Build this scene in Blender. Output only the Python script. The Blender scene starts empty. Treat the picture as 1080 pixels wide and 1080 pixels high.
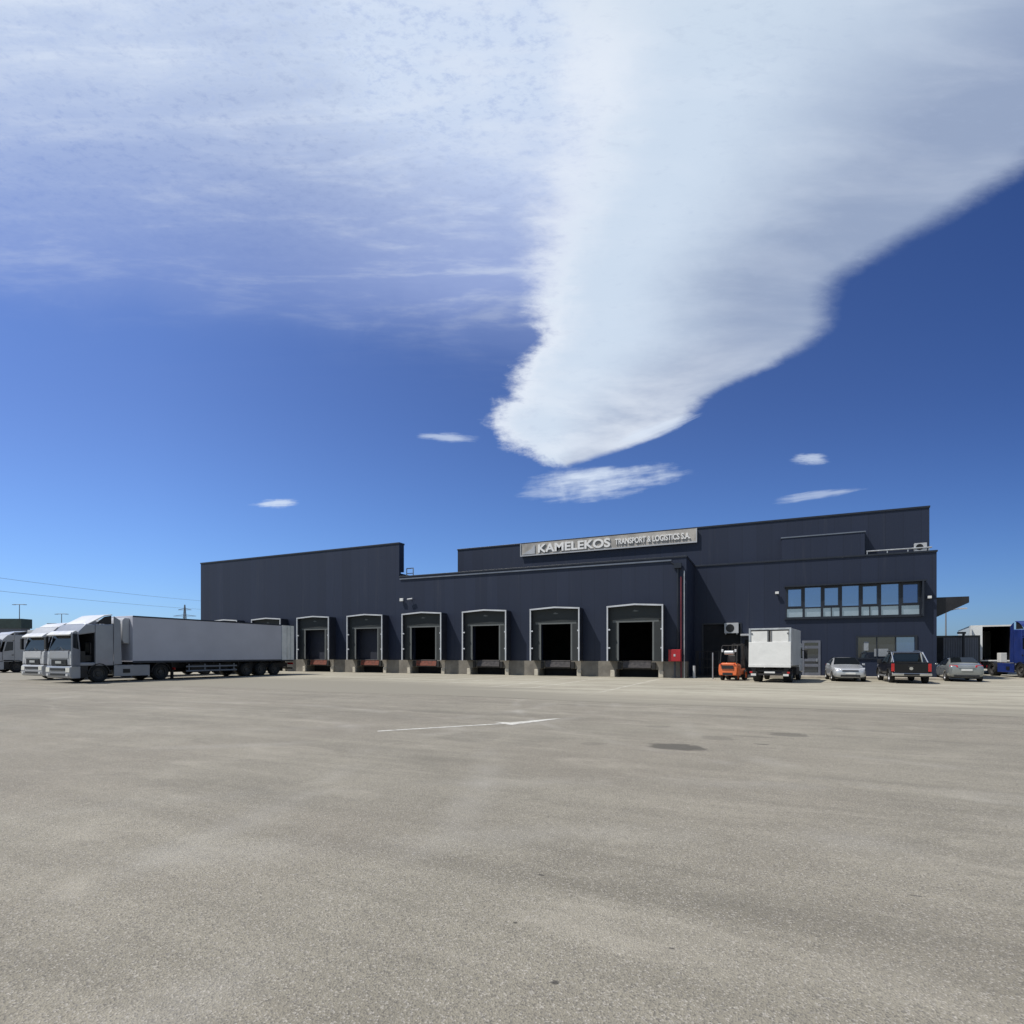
import bpy, bmesh, math, random
from mathutils import Vector, Matrix, Euler
random.seed(7)
C = bpy.context.scene.collection
R = math.radians
PI = math.pi

# ------------------------------------------------------------------ frame of the place
# X runs along the warehouse front, Y runs from the camera into the building, metres.
HEAD = math.atan2(585, 1257)          # the camera is turned this far to the left of +Y
D0 = 39.8                             # plane of the loading-dock front
DO = 44.4                             # plane of the office front
DU = 44.9                             # plane of the raised upper storey

# ------------------------------------------------------------------ node helpers
class NT:
    def __init__(self, tree):
        self.t = tree; self.n = tree.nodes; self.l = tree.links
    def new(self, kind, **kw):
        n = self.n.new(kind)
        for k, v in kw.items(): setattr(n, k, v)
        return n
    def link(self, a, b): self.l.new(a, b)
    def put(self, sock, v):
        if hasattr(v, 'is_linked') or isinstance(v, bpy.types.NodeSocket): self.l.new(v, sock)
        else: sock.default_value = v
    def math(self, op, a, b=None, c=None, clamp=False):
        n = self.n.new('ShaderNodeMath'); n.operation = op; n.use_clamp = clamp
        self.put(n.inputs[0], a)
        if b is not None: self.put(n.inputs[1], b)
        if c is not None: self.put(n.inputs[2], c)
        return n.outputs[0]
    def ramp(self, v, a, b, c=0.0, d=1.0, smooth=True):
        n = self.n.new('ShaderNodeMapRange'); n.interpolation_type = 'SMOOTHSTEP' if smooth else 'LINEAR'
        self.put(n.inputs[0], v)
        for i, x in enumerate((a, b, c, d)): self.put(n.inputs[i+1], x)
        return n.outputs[0]
    def mix(self, f, a, b, blend='MIX'):
        n = self.n.new('ShaderNodeMix'); n.data_type = 'RGBA'; n.blend_type = blend
        self.put(n.inputs[0], f)
        self.put(n.inputs[6], a if not isinstance(a, tuple) else (*a[:3], 1))
        self.put(n.inputs[7], b if not isinstance(b, tuple) else (*b[:3], 1))
        return n.outputs[2]
    def noise(self, vec, scale, detail=3, rough=.55, dist=0.0):
        n = self.n.new('ShaderNodeTexNoise')
        n.inputs['Scale'].default_value = scale; n.inputs['Detail'].default_value = detail
        n.inputs['Roughness'].default_value = rough; n.inputs['Distortion'].default_value = dist
        if vec is not None: self.l.new(vec, n.inputs['Vector'])
        return n.outputs['Fac']
    def mapping(self, vec, scale=(1,1,1), rot=(0,0,0), loc=(0,0,0)):
        n = self.n.new('ShaderNodeMapping')
        n.inputs['Scale'].default_value = scale; n.inputs['Rotation'].default_value = rot; n.inputs['Location'].default_value = loc
        self.l.new(vec, n.inputs['Vector']); return n.outputs[0]
    def curve(self, v, pts, vmin, vmax, omin, omax):
        """piecewise curve through pts (in, out)"""
        n = self.n.new('ShaderNodeFloatCurve')
        cv = n.mapping.curves[0]
        P = [((a-vmin)/(vmax-vmin), (b-omin)/(omax-omin)) for a, b in sorted(pts)]
        while len(cv.points) > 2: cv.points.remove(cv.points[1])
        cv.points[0].location = P[0]; cv.points[1].location = P[-1]
        for p in P[1:-1]: cv.points.new(*p)
        for p in cv.points: p.handle_type = 'AUTO_CLAMPED'
        n.mapping.update()
        x = self.math('DIVIDE', self.math('SUBTRACT', v, vmin), vmax-vmin, clamp=True)
        self.l.new(x, n.inputs['Value'])
        return self.math('MULTIPLY_ADD', n.outputs[0], omax-omin, omin)

def mat(name, col, rough=.5, metal=0.0, var=.12, vscale=1.5, bump=0.0, bscale=40, spec=.5, coat=0.0, dirt=0.0, streak=False):
    m = bpy.data.materials.new(name); m.use_nodes = True
    t = NT(m.node_tree); b = t.n['Principled BSDF']
    tc = t.new('ShaderNodeTexCoord').outputs['Object']
    base = (*col, 1)
    nz = t.noise(tc, vscale, 5, .6)
    lo = tuple(c*(1-var) for c in col); hi = tuple(min(1, c*(1+var)) for c in col)
    c = t.mix(t.ramp(nz, .3, .7), lo, hi)
    if streak:
        st = t.noise(t.mapping(tc, (3.0, 3.0, .25)), 1.2, 4, .6)
        c = t.mix(t.math('MULTIPLY', t.ramp(st, .5, .78), .3), c, tuple(x*.55+.02 for x in col))
    if dirt > 0:
        g = t.noise(tc, 3.2, 5, .7)
        c = t.mix(t.math('MULTIPLY', t.ramp(g, .45, .75), dirt), c, (.16, .14, .115))
    t.put(b.inputs['Base Color'], c)
    t.put(b.inputs['Roughness'], t.ramp(nz, .25, .75, max(.02, rough*.85), min(1, rough*1.15)))
    b.inputs['Metallic'].default_value = metal
    b.inputs['Specular IOR Level'].default_value = spec
    if coat: b.inputs['Coat Weight'].default_value = coat; b.inputs['Coat Roughness'].default_value = .06
    if bump > 0:
        bn = t.new('ShaderNodeBump'); bn.inputs['Strength'].default_value = bump; bn.inputs['Distance'].default_value = .02
        t.put(bn.inputs['Height'], t.noise(tc, bscale, 4, .6)); t.link(bn.outputs[0], b.inputs['Normal'])
    return m

def glass_mat(name, tint, refl, film=(.8, .88, 1)):
    """dark coated glazing: a deep body colour under a mirror-like film"""
    m = bpy.data.materials.new(name); m.use_nodes = True
    t = NT(m.node_tree); out = t.n['Material Output']; b = t.n['Principled BSDF']
    tc = t.new('ShaderNodeTexCoord').outputs['Object']
    t.put(b.inputs['Base Color'], t.mix(t.noise(tc, 1.4, 2), tuple(c*.7 for c in tint), tuple(c*1.3 for c in tint)))
    b.inputs['Roughness'].default_value = .05; b.inputs['Specular IOR Level'].default_value = .32
    g = t.new('ShaderNodeBsdfGlossy'); g.inputs['Roughness'].default_value = .015
    g.inputs['Color'].default_value = (*film, 1)
    bn = t.new('ShaderNodeBump'); bn.inputs['Strength'].default_value = .04; bn.inputs['Distance'].default_value = .05
    t.put(bn.inputs['Height'], t.noise(tc, .9, 1)); t.link(bn.outputs[0], g.inputs['Normal'])
    mx = t.new('ShaderNodeMixShader'); mx.inputs[0].default_value = refl
    t.link(b.outputs[0], mx.inputs[1]); t.link(g.outputs[0], mx.inputs[2]); t.link(mx.outputs[0], out.inputs['Surface'])
    return m

# ------------------------------------------------------------------ mesh helpers
class MB:
    def __init__(self): self.v = []; self.f = []
    def add(self, vs, fs):
        o = len(self.v); self.v += [Vector(p) for p in vs]; self.f += [tuple(i+o for i in f) for f in fs]; return self
    def box(self, x0, x1, y0, y1, z0, z1, M=None):
        vs = [(x, y, z) for z in (z0, z1) for y in (y0, y1) for x in (x0, x1)]
        if M: vs = [M @ Vector(p) for p in vs]
        return self.add(vs, [(0,2,3,1),(4,5,7,6),(0,1,5,4),(2,6,7,3),(0,4,6,2),(1,3,7,5)])
    def prism(self, poly, x0, x1, ax='x'):
        """polygon of (a, b) swept along an axis: x -> (y,z), y -> (x,z), z -> (x,y)"""
        f = {'x': lambda a, b, t: (t, a, b), 'y': lambda a, b, t: (a, t, b), 'z': lambda a, b, t: (a, b, t)}[ax]
        n = len(poly)
        vs = [f(a, b, x0) for a, b in poly] + [f(a, b, x1) for a, b in poly]
        fs = [tuple(range(n)), tuple(range(2*n-1, n-1, -1))] + [(i, i+n, (i+1) % n+n, (i+1) % n) for i in range(n)]
        return self.add(vs, fs)
    def cyl(self, p0, p1, r, n=14, r1=None, cap=True):
        p0, p1 = Vector(p0), Vector(p1); r1 = r if r1 is None else r1
        d = (p1-p0).normalized(); u = d.orthogonal().normalized(); w = d.cross(u)
        vs = []
        for p, q in ((p0, r), (p1, r1)):
            vs += [p+(u*math.cos(2*PI*i/n)+w*math.sin(2*PI*i/n))*q for i in range(n)]
        fs = [(i, (i+1) % n, (i+1) % n+n, i+n) for i in range(n)]
        if cap: fs += [tuple(range(n-1, -1, -1)), tuple(range(n, 2*n))]
        return self.add(vs, fs)
    def tube(self, pts, r, n=8):
        for a, b in zip(pts, pts[1:]): self.cyl(a, b, r, n)
        return self
    def lathe_x(self, prof, c, n=28):
        """profile (radius, x) turned about the x axis through c"""
        vs = []; k = len(prof)
        for i in range(n):
            a = 2*PI*i/n
            vs += [(c[0]+x, c[1]+r*math.cos(a), c[2]+r*math.sin(a)) for r, x in prof]
        fs = [(i*k+j, i*k+j+1, ((i+1) % n)*k+j+1, ((i+1) % n)*k+j) for i in range(n) for j in range(k-1)]
        return self.add(vs, fs)
    def slab(self, q, th):
        """four corners given thickness th along their normal (both ways)"""
        q = [Vector(p) for p in q]; n = (q[1]-q[0]).cross(q[3]-q[0]).normalized()*th
        vs = [p-n for p in q]+[p+n for p in q]
        return self.add(vs, [(3,2,1,0),(4,5,6,7)]+[(i, (i+1) % 4, (i+1) % 4+4, i+4) for i in range(4)])
    def rings(self, rs):
        n = len(rs[0]); vs = [p for r in rs for p in r]; fs = []
        for k in range(len(rs)-1):
            for i in range(n): fs.append((k*n+i, k*n+(i+1) % n, (k+1)*n+(i+1) % n, (k+1)*n+i))
        fs += [tuple(range(n-1, -1, -1)), tuple(range((len(rs)-1)*n, len(rs)*n))]
        return self.add(vs, fs)
    def build(self, name, m, parent=None, bevel=0, smooth=False, sub=0, seg=2):
        me = bpy.data.meshes.new(name); me.from_pydata([tuple(p) for p in self.v], [], self.f); me.update()
        bm = bmesh.new(); bm.from_mesh(me); bmesh.ops.recalc_face_normals(bm, faces=bm.faces); bm.to_mesh(me); bm.free()
        me.materials.append(m)
        if smooth or sub or bevel: me.polygons.foreach_set('use_smooth', [True]*len(me.polygons))
        o = bpy.data.objects.new(name, me); C.objects.link(o)
        if parent: o.parent = parent
        if bevel:
            b = o.modifiers.new('bevel', 'BEVEL'); b.width = bevel; b.segments = seg; b.limit_method = 'ANGLE'; b.angle_limit = R(35)
            b.harden_normals = True
        if sub:
            s = o.modifiers.new('subdivision', 'SUBSURF'); s.levels = sub; s.render_levels = sub
        elif smooth and not bevel:
            me.set_sharp_from_angle(angle=R(40))
        return o

def tag(o, label, cat, group=None, kind=None):
    if label: o['label'] = label
    if cat: o['category'] = cat
    if group: o['group'] = group
    if kind: o['kind'] = kind
    return o
def thing(name, label, cat, loc=(0,0,0), rotz=0, group=None):
    o = bpy.data.objects.new(name, None); C.objects.link(o); o.empty_display_size = .3
    o.location = loc; o.rotation_euler = (0, 0, rotz)
    return tag(o, label, cat, group)
def box(*a): return MB().box(*a)
def children(o): return [c for c in bpy.data.objects if c.parent == o]
def copy_tree(o, parent=None):
    c = o.copy(); C.objects.link(c)
    if parent: c.parent = parent
    for ch in children(o): copy_tree(ch, c)
    return c
def text_mesh(body, size, depth, offset=0.0):
    cu = bpy.data.curves.new('lettering', 'FONT'); cu.body = body; cu.size = size; cu.extrude = depth; cu.offset = offset
    o = bpy.data.objects.new('lettering', cu); C.objects.link(o)
    bpy.context.view_layer.update()
    me = bpy.data.meshes.new_from_object(o.evaluated_get(bpy.context.evaluated_depsgraph_get()))
    C.objects.unlink(o); bpy.data.objects.remove(o); bpy.data.curves.remove(cu)
    return me
def lettering(name, body, width, height, centre, m, parent, depth=.02, facing='-y', offset=0.0, bolder=0):
    me = text_mesh(body, 1.0, 0.02, offset)
    xs = [v.co.x for v in me.vertices]; ys = [v.co.y for v in me.vertices]
    sx = width/(max(xs)-min(xs)); sy = height/(max(ys)-min(ys)); cx = (max(xs)+min(xs))/2; cy = (max(ys)+min(ys))/2
    for v in me.vertices:
        a, b, c = (v.co.x-cx)*sx, (v.co.y-cy)*sy, v.co.z/.02*depth
        v.co = (centre[0]+a, centre[1]-c, centre[2]+b) if facing == '-y' else (centre[0]-a, centre[1]+c, centre[2]+b)
    me.materials.clear(); me.materials.append(m); me.name = name
    o = bpy.data.objects.new(name, me); C.objects.link(o); o.parent = parent
    return o

# ------------------------------------------------------------------ materials
def panel_mat(name, col, pitch=1.0):
    """painted sandwich panels: vertical joints, slight tone change from panel to panel"""
    m = bpy.data.materials.new(name); m.use_nodes = True
    t = NT(m.node_tree); b = t.n['Principled BSDF']
    tc = t.new('ShaderNodeTexCoord').outputs['Object']
    sp = t.new('ShaderNodeSeparateXYZ'); t.link(tc, sp.inputs[0])
    x = t.math('DIVIDE', t.math('ADD', sp.outputs[0], sp.outputs[1]), pitch)
    fr = t.math('FRACT', x); fl = t.math('FLOOR', x)
    wn = t.new('ShaderNodeTexWhiteNoise', noise_dimensions='1D'); t.link(fl, wn.inputs['W'])
    joint = t.math('LESS_THAN', fr, .03)
    nz = t.noise(t.mapping(tc, (.6, .6, .12)), 1.0, 5, .6)
    v = t.math('ADD', t.math('MULTIPLY', wn.outputs['Value'], .30), t.math('MULTIPLY', nz, .40))
    c = t.mix(v, tuple(q*.8 for q in col), tuple(q*1.32 for q in col))
    st = t.noise(t.mapping(tc, (2.5, 2.5, .1)), 1.0, 5, .65)
    c = t.mix(t.math('MULTIPLY', t.ramp(st, .55, .8), .14), c, (.13, .13, .13))
    c = t.mix(t.math('MULTIPLY', joint, .5), c, tuple(q*.45 for q in col))
    t.put(b.inputs['Base Color'], c)
    b.inputs['Roughness'].default_value = .5; b.inputs['Specular IOR Level'].default_value = .35
    mic = t.math('SINE', t.math('MULTIPLY', x, 2*PI*10))
    bn = t.new('ShaderNodeBump'); bn.inputs['Strength'].default_value = .25; bn.inputs['Distance'].default_value = .01
    t.put(bn.inputs['Height'], t.math('ADD', t.math('MULTIPLY', mic, .3), t.math('MULTIPLY', joint, -1.5)))
    t.link(bn.outputs[0], b.inputs['Normal'])
    return m

NAVY = (.0180, .0250, .0490)
M = {}
M['panel'] = panel_mat('navy_sandwich_panel', NAVY)
M['trim'] = mat('navy_trim', (.014, .018, .028), .4, var=.1)
M['bright_trim'] = mat('folded_grey_trim', (.16, .18, .22), .4, .3)
M['concrete'] = mat('dock_concrete', (.19, .175, .15), .9, var=.28, vscale=.9, bump=.4, bscale=18, dirt=.5, streak=True)
M['pale_concrete'] = mat('pale_concrete', (.5, .46, .38), .9, var=.2, dirt=.35)
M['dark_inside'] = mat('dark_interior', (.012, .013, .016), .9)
M['rubber'] = mat('black_rubber', (.012, .012, .013), .75, var=.3, vscale=6, dirt=.06)
M['curtain'] = mat('grey_shelter_curtain', (.027, .032, .034), .8, var=.2, vscale=3)
M['curtain_hem'] = mat('pale_curtain_hem', (.12, .13, .13), .8)
M['shelter_side'] = mat('navy_shelter_cover', (.016, .020, .034), .7)
M['frame'] = mat('pale_shelter_frame', (.50, .52, .55), .5, .0, var=.1)
M['galv'] = mat('galvanised_steel', (.46, .48, .50), .4, .55, var=.15, vscale=4)
M['rust'] = mat('rust_red_steel', (.16, .042, .024), .75, var=.35, vscale=5, dirt=.35)
M['leveller_grey'] = mat('worn_grey_steel', (.055, .050, .052), .6, .3, var=.35, vscale=5, dirt=.25)
M['red'] = mat('red_paint', (.34, .012, .018), .4, var=.15)
M['red_pipe'] = mat('dull_red_pipe', (.13, .02, .032), .5)
M['white'] = mat('white_paint', (.66, .66, .64), .35, var=.06, dirt=.06, coat=.3)
M['offwhite'] = mat('grey_white_paint', (.43, .44, .46), .35, var=.06, dirt=.06, coat=.2)
M['silver_cab'] = mat('silver_blue_paint', (.29, .31, .35), .32, .2, var=.06, coat=.4)
M['trailer_skin'] = mat('trailer_side_skin', (.48, .49, .55), .42, .0, var=.05, vscale=.5, spec=.4)
M['trailer_rail'] = mat('dark_trailer_rail', (.05, .06, .08), .4, .5)
M['door_skin'] = mat('pale_door_skin', (.70, .72, .72), .4, var=.08, dirt=.1)
M['black_plastic'] = mat('black_plastic', (.014, .014, .016), .5, var=.3)
M['chassis'] = mat('black_chassis', (.016, .015, .016), .6, .2, var=.4, vscale=5, dirt=.15)
M['alu'] = mat('brushed_aluminium', (.55, .56, .58), .32, .8, var=.15)
M['rim'] = mat('wheel_rim', (.30, .30, .31), .4, .6, var=.2)
M['dark_rim'] = mat('shaded_wheel_rim', (.07, .068, .066), .6, .3, var=.3, vscale=6)  # rim colour darkened to paint in the shadow on the lorry wheels
M['tyre'] = mat('tyre_rubber', (.013, .013, .013), .85, var=.3, vscale=8, dirt=.12)
M['glass'] = glass_mat('vehicle_glass', (.006, .008, .010), .05, (.45, .58, .68))
M['win'] = glass_mat('office_glazing', (.02, .05, .13), .42, (.40, .60, 1.0))
M['win_low'] = glass_mat('pale_spandrel_glazing', (.20, .24, .29), .30)
M['win_deep'] = glass_mat('deep_blue_glazing', (.012, .03, .10), .27, (.34, .52, 1.0))
M['win_dark'] = glass_mat('dark_office_glazing', (.02, .025, .035), .10)
M['lamp_red'] = mat('red_lens', (.42, .012, .015), .15, coat=.6)
M['lamp_clear'] = mat('clear_lens', (.62, .64, .66), .12, .3, coat=.6)
M['lamp_amber'] = mat('amber_lens', (.6, .2, .02), .2)
M['orange'] = mat('orange_paint', (.62, .13, .035), .4, var=.12, vscale=3, coat=.3, dirt=.12)
M['blue'] = mat('blue_cab_paint', (.013, .03, .16), .35, var=.15, coat=.4, dirt=.08)
M['green'] = mat('dark_green_tarpaulin', (.028, .05, .045), .6, var=.25)
M['silver_car'] = mat('silver_car_paint', (.52, .54, .57), .25, .45, var=.04, coat=.7)
M['grey_car'] = mat('grey_green_car_paint', (.27, .29, .29), .22, .45, var=.04, coat=.7)
M['black_car'] = mat('black_car_paint', (.007, .007, .008), .35, .0, coat=.2, spec=.3)
M['chrome'] = mat('chrome', (.6, .6, .6), .15, .95)
M['plate'] = mat('number_plate', (.62, .62, .6), .5)
M['sign_board'] = mat('weathered_sign_board', (.36, .34, .31), .6, var=.25, vscale=1.2, streak=True)
M['sign_letter'] = mat('white_sign_letter', (.80, .79, .77), .5, var=.04)
M['white_line'] = mat('worn_white_road_paint', (.52, .51, .47), .85, var=.3, vscale=14, dirt=.75)
M['blind'] = mat('grey_blind', (.25, .27, .29), .7)
M['grey_box'] = mat('grey_container_paint', (.13, .14, .17), .6, var=.12, streak=True)
M['post'] = mat('grey_post', (.2, .21, .23), .6)
M['pavement'] = mat('pavement_concrete', (.36, .33, .28), .9, var=.2, bump=.3, dirt=.3)
M['cable'] = mat('distant_cable', (.20, .23, .27), .7)

# ------------------------------------------------------------------ ground
def asphalt(name, a, b, concrete=False):
    m = bpy.data.materials.new(name); m.use_nodes = True
    t = NT(m.node_tree); bs = t.n['Principled BSDF']
    tc = t.new('ShaderNodeTexCoord').outputs['Object']
    big = t.noise(tc, .12, 5, .6, .4)
    med = t.noise(tc, 1.1, 6, .65)
    streak = t.noise(t.mapping(tc, (.09, 1.5, 1), (0, 0, R(4))), 1.0, 5, .6, .6)
    streak2 = t.noise(t.mapping(tc, (.10, 1.1, 1), (0, 0, R(-38))), 1.0, 4, .6, 1.2)
    v = t.math('ADD', t.math('MULTIPLY', big, .35), t.math('MULTIPLY', med, .25))
    v = t.math('ADD', v, t.math('MULTIPLY', streak, .6 if concrete else .26))
    v = t.math('ADD', v, t.math('MULTIPLY', streak2, .12 if concrete else .32))
    c = t.mix(t.ramp(v, .42, .76) if not concrete else t.ramp(v, .46, .76), a, b)
    tint = t.noise(t.mapping(tc, (1, 1, 1), (0, 0, 0), (31, 17, 0)), .25, 3, .5)
    c = t.mix(t.math('MULTIPLY', t.ramp(tint, .4, .7), .45), c, t.mix(.5, a, (b[0]*.98, b[1]*.93, b[2]*.93)))
    # aggregate: pale and dark chippings
    vo = t.new('ShaderNodeTexVoronoi'); vo.inputs['Scale'].default_value = 105; t.link(tc, vo.inputs['Vector'])
    wv = t.new('ShaderNodeSeparateColor'); t.link(vo.outputs['Color'], wv.inputs[0])
    k = .35 if concrete else 1.0
    c = t.mix(t.math('MULTIPLY', t.ramp(wv.outputs[0], .80, .92), .50*k), c, (.47, .44, .40))
    c = t.mix(t.math('MULTIPLY', t.ramp(wv.outputs[1], .70, .9), .55*k), c, (.085, .08, .074))
    fine = t.noise(tc, 55, 3, .7)
    c = t.mix(t.ramp(fine, .3, .7, 0, .32*k), c, (.10, .095, .09))
    mid = t.noise(tc, 9, 4, .7)
    c = t.mix(t.ramp(mid, .42, .72, 0, .18*k), c, (.12, .113, .10))
    patch = t.noise(t.mapping(tc, (.35, .8, 1), (0, 0, R(-28))), 1.3, 6, .66, .8)
    c = t.mix(t.ramp(patch, .52, .72, 0, .30*k), c, (.40, .37, .31))
    c = t.mix(t.ramp(patch, .44, .28, 0, .26*k), c, (.115, .108, .09))
    sp = t.new('ShaderNodeSeparateXYZ'); t.link(tc, sp.inputs[0])
    if not concrete:
        # oil and damp stains with their own outlines
        for cx, cy, rx, ry, rot, st in ((-1.5, 10.2, .56, .36, .5, .62), (-.95, 11.6, .35, .3, .4, .22), (-.14, 11.15, .15, .05, -.2, .7),
                                        (.35, 12.7, .42, .3, .2, .42), (-.3, 12.1, .5, .12, .3, .25), (-2.95, 9.9, .25, .2, 0, .2), (-2.3, 12.9, .3, .2, 0, .22),
                                        (-.98, 2.62, .022, .02, 0, .75), (-1.55, 3.85, .03, .012, .4, .8), (-1.42, 3.1, .014, .014, 0, .8),
                                        (-.5, 3.2, .02, .01, .3, .7), (.9, 4.6, .05, .012, .1, .6), (-5.4, 9.6, .7, .5, .2, .14), (1.9, 14.2, .8, .25, .1, .18), (-8.5, 13.5, 1.1, .3, -.3, .12), (2.6, 8.2, .5, .4, 0, .1)):
            q = t.mapping(tc, (1, 1, 1), (0, 0, 0), (-cx, -cy, 0))
            q = t.mapping(q, (1/rx, 1/ry, 1), (0, 0, -rot))
            s2 = t.new('ShaderNodeSeparateXYZ'); t.link(q, s2.inputs[0])
            d = t.math('ADD', t.math('POWER', t.math('ABSOLUTE', s2.outputs[0]), 2), t.math('POWER', t.math('ABSOLUTE', s2.outputs[1]), 2))
            d = t.math('ADD', d, t.math('MULTIPLY', t.math('SUBTRACT', t.noise(q, 1.7, 6, .68, .4), .5), 2.6))
            c = t.mix(t.math('MULTIPLY', t.ramp(d, 1.1, .55), st), c, (.035, .034, .032))
        # worn tyre arcs
        for cx, cy, r, w, st in ((6, 22, 14.6, .24, .075), (6, 22, 12.5, .3, .06), (-14, 2, 9.5, .4, .05), (-14, 2, 11.5, .4, .055), (-16, 16, 9.4, .5, .06), (-16, 16, 11.6, .35, .05), (9, 16, 11.2, .45, .05), (4, -6, 12.2, .5, .05), (4, -6, 14.3, .4, .05)):
            dx = t.math('SUBTRACT', sp.outputs[0], cx); dy = t.math('SUBTRACT', sp.outputs[1], cy)
            rr = t.math('SQRT', t.math('ADD', t.math('MULTIPLY', dx, dx), t.math('MULTIPLY', dy, dy)))
            e = t.math('ABSOLUTE', t.math('SUBTRACT', rr, r))
            k2 = t.math('MULTIPLY', t.ramp(e, w, 0), t.ramp(t.noise(tc, .5, 3), .42, .62, 0, st*3))
            c = t.mix(k2, c, (.40, .385, .355))
    bs.inputs['Roughness'].default_value = .88; bs.inputs['Specular IOR Level'].default_value = .3
    if concrete:                                             # worn bay lines square to the docks
        for off in (-1.95, 1.95):
            fx = t.math('FRACT', t.math('DIVIDE', t.math('ADD', sp.outputs[0], 608.64-off), 6.0))
            ln = t.ramp(t.math('ABSOLUTE', t.math('SUBTRACT', fx, .5)), .4865, .4885)
            ln = t.math('MULTIPLY', ln, t.math('MULTIPLY', t.ramp(sp.outputs[1], 20, 27), t.ramp(sp.outputs[0], -4.5, -5.5)))
            c = t.mix(t.math('MULTIPLY', ln, t.ramp(t.noise(tc, 1.6, 5, .7), .38, .6, .1, .6)), c, (.52, .50, .44))
    if concrete:                                             # the concrete fades raggedly into the asphalt
        e2 = t.math('ADD', sp.outputs[1], t.math('MULTIPLY', t.math('SUBTRACT', streak, .5), 5.0))
        e2 = t.math('ADD', e2, t.math('MULTIPLY', t.ramp(sp.outputs[0], -2, -22), -7.0))
        c = t.mix(t.ramp(e2, 24, 18.2, 0, .97), c, (.214, .199, .163))
    bn = t.new('ShaderNodeBump'); bn.inputs['Strength'].default_value = .55*k; bn.inputs['Distance'].default_value = .008
    t.put(bn.inputs['Height'], t.math('ADD', vo.outputs['Distance'], t.math('MULTIPLY', fine, .6))); t.link(bn.outputs[0], bs.inputs['Normal'])
    t.put(bs.inputs['Base Color'], c)
    return m

g = MB().add([(-3000, -400, 0), (3000, -400, 0), (3000, 5000, 0), (-3000, 5000, 0)], [(0, 1, 2, 3)])
tag(g.build('ground', asphalt('worn_asphalt', (.178, .163, .129), (.310, .286, .229))), 'worn pale grey asphalt yard with stains and tyre marks', None, kind='structure')
ap = MB()
edge = [(-95+i*1.5, 18.75+.28*math.sin(i*.7)+random.uniform(-.1, .1)) for i in range(117)]
ap.add([(x, y, .004) for x, y in edge]+[(x, 110, .004) for x, y in edge], [(i, i+1, len(edge)+i+1, len(edge)+i) for i in range(len(edge)-1)])
tag(ap.build('apron', asphalt('concrete_apron', (.205, .19, .148), (.375, .352, .284), True)), 'pale concrete apron in front of the loading docks', None, kind='structure')
pv = box(-1.9, 9.9, 43.1, 44.38, .005, .15)
tag(pv.build('pavement', M['pavement'], bevel=.02), 'raised pavement along the office wall', None, kind='structure')

# painted arrow on the yard
ar = MB()
def strip(p, q, w):
    p, q = Vector(p), Vector(q); d = (q-p).normalized(); n = Vector((-d.y, d.x))*w/2
    ar.add([(*(p+n), .005), (*(q+n), .005), (*(q-n), .005), (*(p-n), .005)], [(0, 1, 2, 3)])
strip((-7.62, 9.55), (-5.72, 11.87), .12)
ar.add([(-6.1, 12.06, .0052), (-5.46, 11.68, .0052), (-4.85, 13.45, .0052), (-5.02, 13.32, .0052), (-5.68, 12.1, .0052)], [(0, 1, 4), (1, 2, 3), (1, 3, 4)])
tag(ar.build('road_arrow', M['white_line']), 'worn white arrow painted on the asphalt yard', None, kind='structure')

# ------------------------------------------------------------------ warehouse
W = thing('warehouse', 'long dark navy panelled warehouse with loading docks and an office wing', 'warehouse')
DOCKS = [-50.6, -44.6, -38.55, -32.5, -26.5, -20.58, -14.63, -8.64]
S0, S1, S2, S3 = -55.3, -29.4, -5.24, 9.83
OPW, OPT = 1.35, 4.25
HL, HM, HU = 11.3, 8.35, 11.35
# dock front: wall with a doorway behind each shelter
w = MB()
xs = [S0]
for c in DOCKS: xs += [c-OPW, c+OPW]
xs.append(S2)
for a, b in zip(xs[::2], xs[1::2]): w.box(a, b, D0, D0+.25, 1.15, OPT)
w.box(S0, S1, D0, D0+.25, OPT, HL)
w.box(S1, S2, D0, D0+.25, OPT, HM)
w.build('dock_wall', M['panel'], W)
box(S2-.25, S2, D0+.25, DO, 0.0, HM).build('side_wall', M['panel'], W)
box(S0, S0+.25, D0+.25, D0+.7, 8.9, HL).build('parapet_return', M['panel'], W)
box(S1-.25, S1-.003, D0+.25, D0+.7, 8.9, HL).build('parapet_return', M['panel'], W)
box(S0, S0+.25, D0+.25, 75, 0.0, 8.9).build('side_wall', M['panel'], W)
box(S0+.25, S1-.25, D0+.25, 75, 8.6, 8.8).build('roof', M['trim'], W)
box(S1-.25, S2-.25, D0+.25, DU, HM-.65, HM-.4).build('lower_roof', M['trim'], W)
box(S1-.25, -26.5, DU, 75, HM-.65, 8.98).build('rear_parapet', M['trim'], W)
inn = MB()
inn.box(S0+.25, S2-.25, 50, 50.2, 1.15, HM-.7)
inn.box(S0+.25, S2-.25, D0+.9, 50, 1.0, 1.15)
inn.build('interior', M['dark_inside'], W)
# copings
cp = MB()
cp.box(S0-.04, S1+.04, D0-.05, D0+.75, HL, HL+.14)
cp.box(S1+.04, S2+.05, D0-.05, D0+.30, HM, HM+.12)
cp.box(S2-.30, S2+.05, D0+.3, DO-.08, HM, HM+.12)
cp.box(S2-.3, S3+.05, DO-.06, DO+.35, HM-.03, HM+.09)
cp.build('coping', M['trim'], W, bevel=.012)
ct = MB()
ct.box(S1+.1, S2-1.0, D0-.085, D0-.003, HM-.20, HM-.10)
ct.build('gutter_trim', M['bright_trim'], W)
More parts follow.
